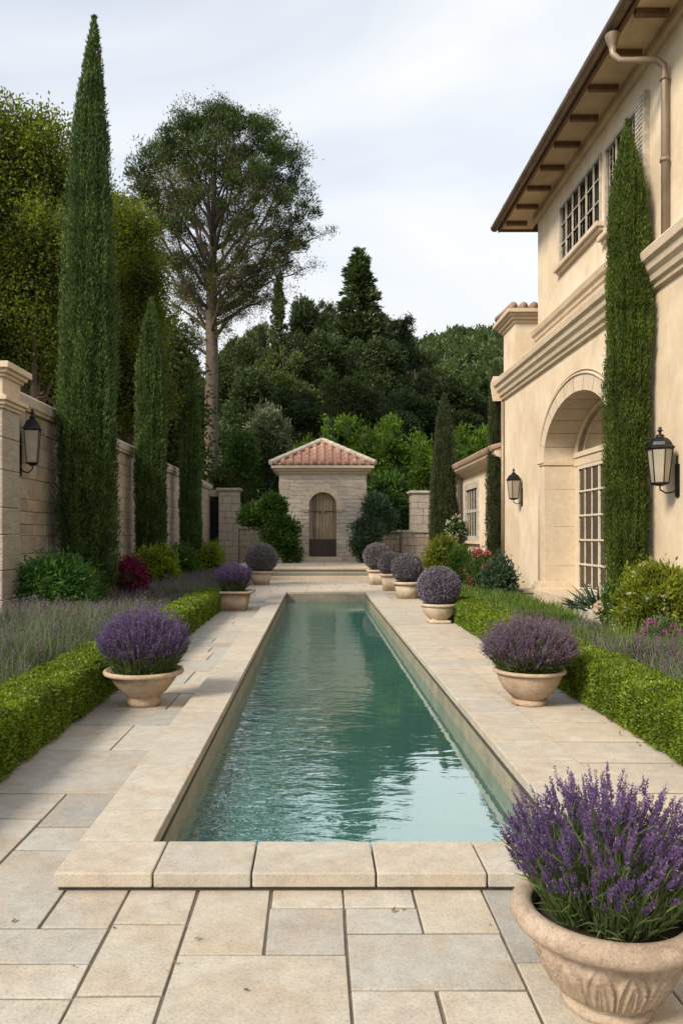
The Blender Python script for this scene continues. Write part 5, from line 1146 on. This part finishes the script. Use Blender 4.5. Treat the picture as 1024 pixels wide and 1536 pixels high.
    q_ = rg.uniform(.72, 1.0, n)[:, None]; q_[el > .85] = 1; c_[:, :2] = (c_[:, :2] - [cx, 0]) * q_ + [cx, 0]; c_[:, 2] += rg.normal(0, .25, n)
    P = np.repeat(c_, 250, 0); dd_ = sphere_dirs(len(P)); P = P + dd_ * np.array([.72, .72, .58]) * (rg.uniform(0, 1, len(P))[:, None] ** .6) * np.repeat(rg.uniform(.5, 1.0, n), 250)[:, None]
    leaves('needle_tufts', P, dd_ + np.array([0, 0, .9]), .20 * rg.uniform(.7, 1.3, len(P)), .055, M['pine_green'], t)
    kk = 38; P = np.repeat(oT, kk, 0) + rg.normal(0, .19, (len(oT) * kk, 3)); leaves('dry_needles', P, rg.normal(0, .8, P.shape) + np.array([0, 0, .4]), .13 * rg.uniform(.7, 1.4, len(P)), .045, M['pine_olive'], t)
big_pine()

# ================================================================== FOREST
def conifer_mesh(h, r, n, leaf, mat, sparse=False, seed=0, broad=False):
    """needle cloud in drooping whorls; returns an object (unlinked parent)"""
    rnd = np.random.default_rng(seed); nb = (300 if not broad else 190) if not sparse else 120; kc = 7
    z = h * (.10 + .88 * rnd.uniform(0, 1, nb) ** .8); t_ = z / h
    R_ = r * ((1 - t_) ** (.80 if not broad else .66)) * rnd.uniform(.6 if not sparse else .4, 1.12, nb) + .1
    th = rnd.uniform(0, 2 * np.pi, nb); ci = np.repeat(np.arange(nb), kc); q = np.tile(np.linspace(.25, 1, kc), nb) + rnd.normal(0, .05, nb * kc)
    lift = np.where(broad, .10, .22); cth = th[ci] + rnd.normal(0, .12, nb * kc)
    cc = np.stack([np.cos(cth) * R_[ci] * q, np.sin(cth) * R_[ci] * q, z[ci] + R_[ci] * q * lift - (R_[ci] * q) ** 2 * .03], 1)
    cc[:, 2] += rnd.normal(0, .38, len(cc)); cc[:, :2] *= rnd.uniform(.8, 1.15, (len(cc), 1))
    idx = rnd.integers(0, nb * kc, n); P = cc[idx] + rnd.normal(0, 1, (n, 3)) * np.array([.26, .26, .15]) * (1.25 if broad else .9) * (.35 + .65 * (1 - t_[ci[idx]]))[:, None]
    D = np.stack([np.cos(cth[idx]), np.sin(cth[idx]), np.full(n, .55)], 1) + rnd.normal(0, .5, (n, 3)); return P, D
proto = []
for k, (sp, br_) in enumerate(((False, False), (False, True), (True, False))):
    t = thing('conifer_tree', (0, 0, 0), 'x', 'tree', 'dark conifers on the slope behind the garden')
    if k == 1:
        rnd = random.Random(9); lb = [((0, 0, 12), (2.6, 2.6, 6.5))]
        for q in range(30):
            zq = rnd.uniform(5, 18.3); rq = 3.6 * math.sin(math.pi * min(1, (zq - 2) / 17.5)) ** .6; aq = rnd.uniform(0, 6.28); sq = rnd.uniform(.8, 1.5); lb.append(((rq * .7 * math.cos(aq), rq * .7 * math.sin(aq), zq), (sq, sq, sq * 1.15)))
        P, D, _ = lobe_points(lb, 60000, 1500, .22, .6)
        D = D + rg.normal(0, .5, P.shape) + np.array([0, 0, .4])
    else: P, D = conifer_mesh(20, 4.2, 52000 if not sp else 26000, .5, None, sp, 30 + k, br_)
    leaves('crown', P, D, .32 * rg.uniform(.6, 1.4, len(P)), .13, M['forest'], t)
    m = MB(); m.tube([(0, 0, -1), (.1, 0, 10), (0, 0, 19.5)], [.38, .22, .04], 8)
    for q in range(40): z = 3 + q * .4; a = q * 2.4; L_ = 4.2 * (1 - z / 20) ** .75 * .85; m.tube([(0, 0, z), (L_ * math.cos(a), L_ * math.sin(a), z + L_ * .15)], [.07, .02], 4, False)
    m.build('trunk', M['bark'], t); proto.append(t)
used = [False] * 3
def place_conifer(k, px, ytop, Y, rpx, label):
    src = proto[k]
    if not used[k]: t = src; used[k] = True
    else:
        t = src.copy(); link(t)
        for ch in src.children: c_ = ch.copy(); link(c_); c_.parent = t
    x = X(px, Y); zb = float(hillz(np.array(x), np.array(Y))) - .2; h = Z(ytop, Y) - zb; t.location = (x, Y, zb); sr = rpx / F * Y / 4.2; sr *= (1.45 if k == 1 else 1.35); t.scale = (sr, sr, h / 20); t.rotation_euler = (0, 0, random.uniform(0, 6.28)); t['label'] = label
cons = [(0, 538, 383, 70, 68, 'pointed dark conifer standing highest above the pavilion'), (2, 418, 412, 72, 32, 'thin open conifer just right of the big pine'), (1, 452, 440, 78, 36, 'dark conifer between the open conifer and the pointed one'),
        (1, 488, 446, 84, 30, 'slender rounded conifer left of the highest pointed conifer'), (1, 505, 462, 76, 36, 'broad dark conifer under the left side of the highest one'), (1, 600, 468, 75, 42, 'broad dark conifer right of the highest pointed one'), (1, 574, 462, 86, 30, 'slim conifer between the two dark peaks'),
        (1, 388, 478, 80, 36, 'dark conifer behind the lower branches of the big pine'), (1, 350, 500, 82, 34, 'dark conifer right behind the big pine trunk'), (1, 640, 520, 88, 40, 'dark round topped conifer right of the broad one'),
        (1, 468, 490, 62, 50, 'dark conifer low above the pavilion roof'), (1, 425, 520, 60, 50, 'dark conifer above the silver green tree'), (1, 555, 500, 62, 52, 'wide dark conifer below the highest conifer'), (1, 372, 548, 56, 48, 'low dark conifer right of the pine trunk'),
        (1, 622, 548, 60, 48, 'low dark conifer above the bright shrubs on the right'), (1, 282, 545, 70, 36, 'dark conifer left of the pine trunk behind the wall'), (1, 258, 505, 62, 40, 'dark conifer between the second and third cypress tops'), (1, 512, 560, 52, 48, 'lowest dark conifer right above the bright shrubs'),
        (1, 680, 560, 66, 46, 'dark conifer low behind the clipped cypress'), (0, 728, 575, 70, 42, 'dark conifer behind the annex roof'), (1, 445, 575, 50, 44, 'low dark conifer behind the silver green tree'), (1, 575, 580, 51, 44, 'low dark conifer above the right bright shrubs')]
for c_ in cons: place_conifer(*c_)
# far wood on the hill: one mass
n = 230000; nc = 3000
cy = 60 + 120 * rg.uniform(0, 1, nc) ** 1.1; cx = rg.uniform(-1, 1, nc) * (cy * .55) + cy * .02; cz = hillz(cx, cy); ch = rg.uniform(3.2, 6.2, nc); idx = rg.integers(0, nc, n)
d = sphere_dirs(n); d[:, 2] = np.abs(d[:, 2]) * 1.0 - .25; rad = rg.uniform(1.4, 2.6, nc)
P = np.stack([cx[idx], cy[idx], cz[idx] + ch[idx] * .5], 1) + d * np.stack([rad[idx], rad[idx], ch[idx] * .55], 1) * rg.uniform(.75, 1.1, n)[:, None]
o = leaves('hillside_forest', P, d + rg.normal(0, .5, (n, 3)) + np.array([0, 0, .4]), 0.62 * rg.uniform(.5, 1.4, n), .36, M['forest_hill']); tag(o, 'dark wooded hillside rising behind the whole garden', 'forest', None, 'stuff')
m = MB(); 
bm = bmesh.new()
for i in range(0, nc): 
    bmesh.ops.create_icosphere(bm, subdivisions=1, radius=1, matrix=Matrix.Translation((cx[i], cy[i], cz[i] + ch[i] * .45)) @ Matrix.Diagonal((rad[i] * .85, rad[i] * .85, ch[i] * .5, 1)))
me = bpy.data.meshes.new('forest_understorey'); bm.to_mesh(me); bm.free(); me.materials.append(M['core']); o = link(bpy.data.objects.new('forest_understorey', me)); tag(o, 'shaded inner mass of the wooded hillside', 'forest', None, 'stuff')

# a few dry leaves blown onto the paving
n = 60; side = rg.uniform(0, 1, n); y = 2.4 + 14 * rg.uniform(0, 1, n) ** 1.6; x = np.where(side < .45, -1.9 + rg.exponential(.16, n), np.where(side < .85, 2.32 - rg.exponential(.14, n), rg.uniform(-1.4, 1.2, n)))
y = np.where(side >= .85, rg.uniform(2.4, 3.15, n), y); x = np.where((side < .45) & (x > -1.15), -1.7, x); x = np.where((side >= .45) & (side < .85) & (x < 1.7), 2.1, x)
P = np.stack([x, y, np.full(n, .006)], 1); D = np.stack([rg.normal(0, 1, n), rg.normal(0, 1, n), rg.uniform(.0, .25, n)], 1); D = unit(D)
L = .028 * rg.uniform(.6, 1.3, n)[:, None]; sd_ = unit(np.cross(D, np.array([0, 0, 1.0]) + rg.normal(0, .2, (n, 3))))
V = np.stack([P, P + D * L * .45 + sd_ * L * .28 + [0, 0, .003], P + D * L, P + D * L * .45 - sd_ * L * .28], 1).reshape(-1, 3)
o = npmesh('fallen_leaves', V, np.arange(4 * n).reshape(n, 4), None, leafmat('dry_leaf', [(.16, .10, .04), (.22, .15, .06), (.10, .08, .03)], .2, (1.2, 1, .6), .2, 3)); tag(o, 'scattered small dry leaves on the paving', 'leaves', None, 'stuff')
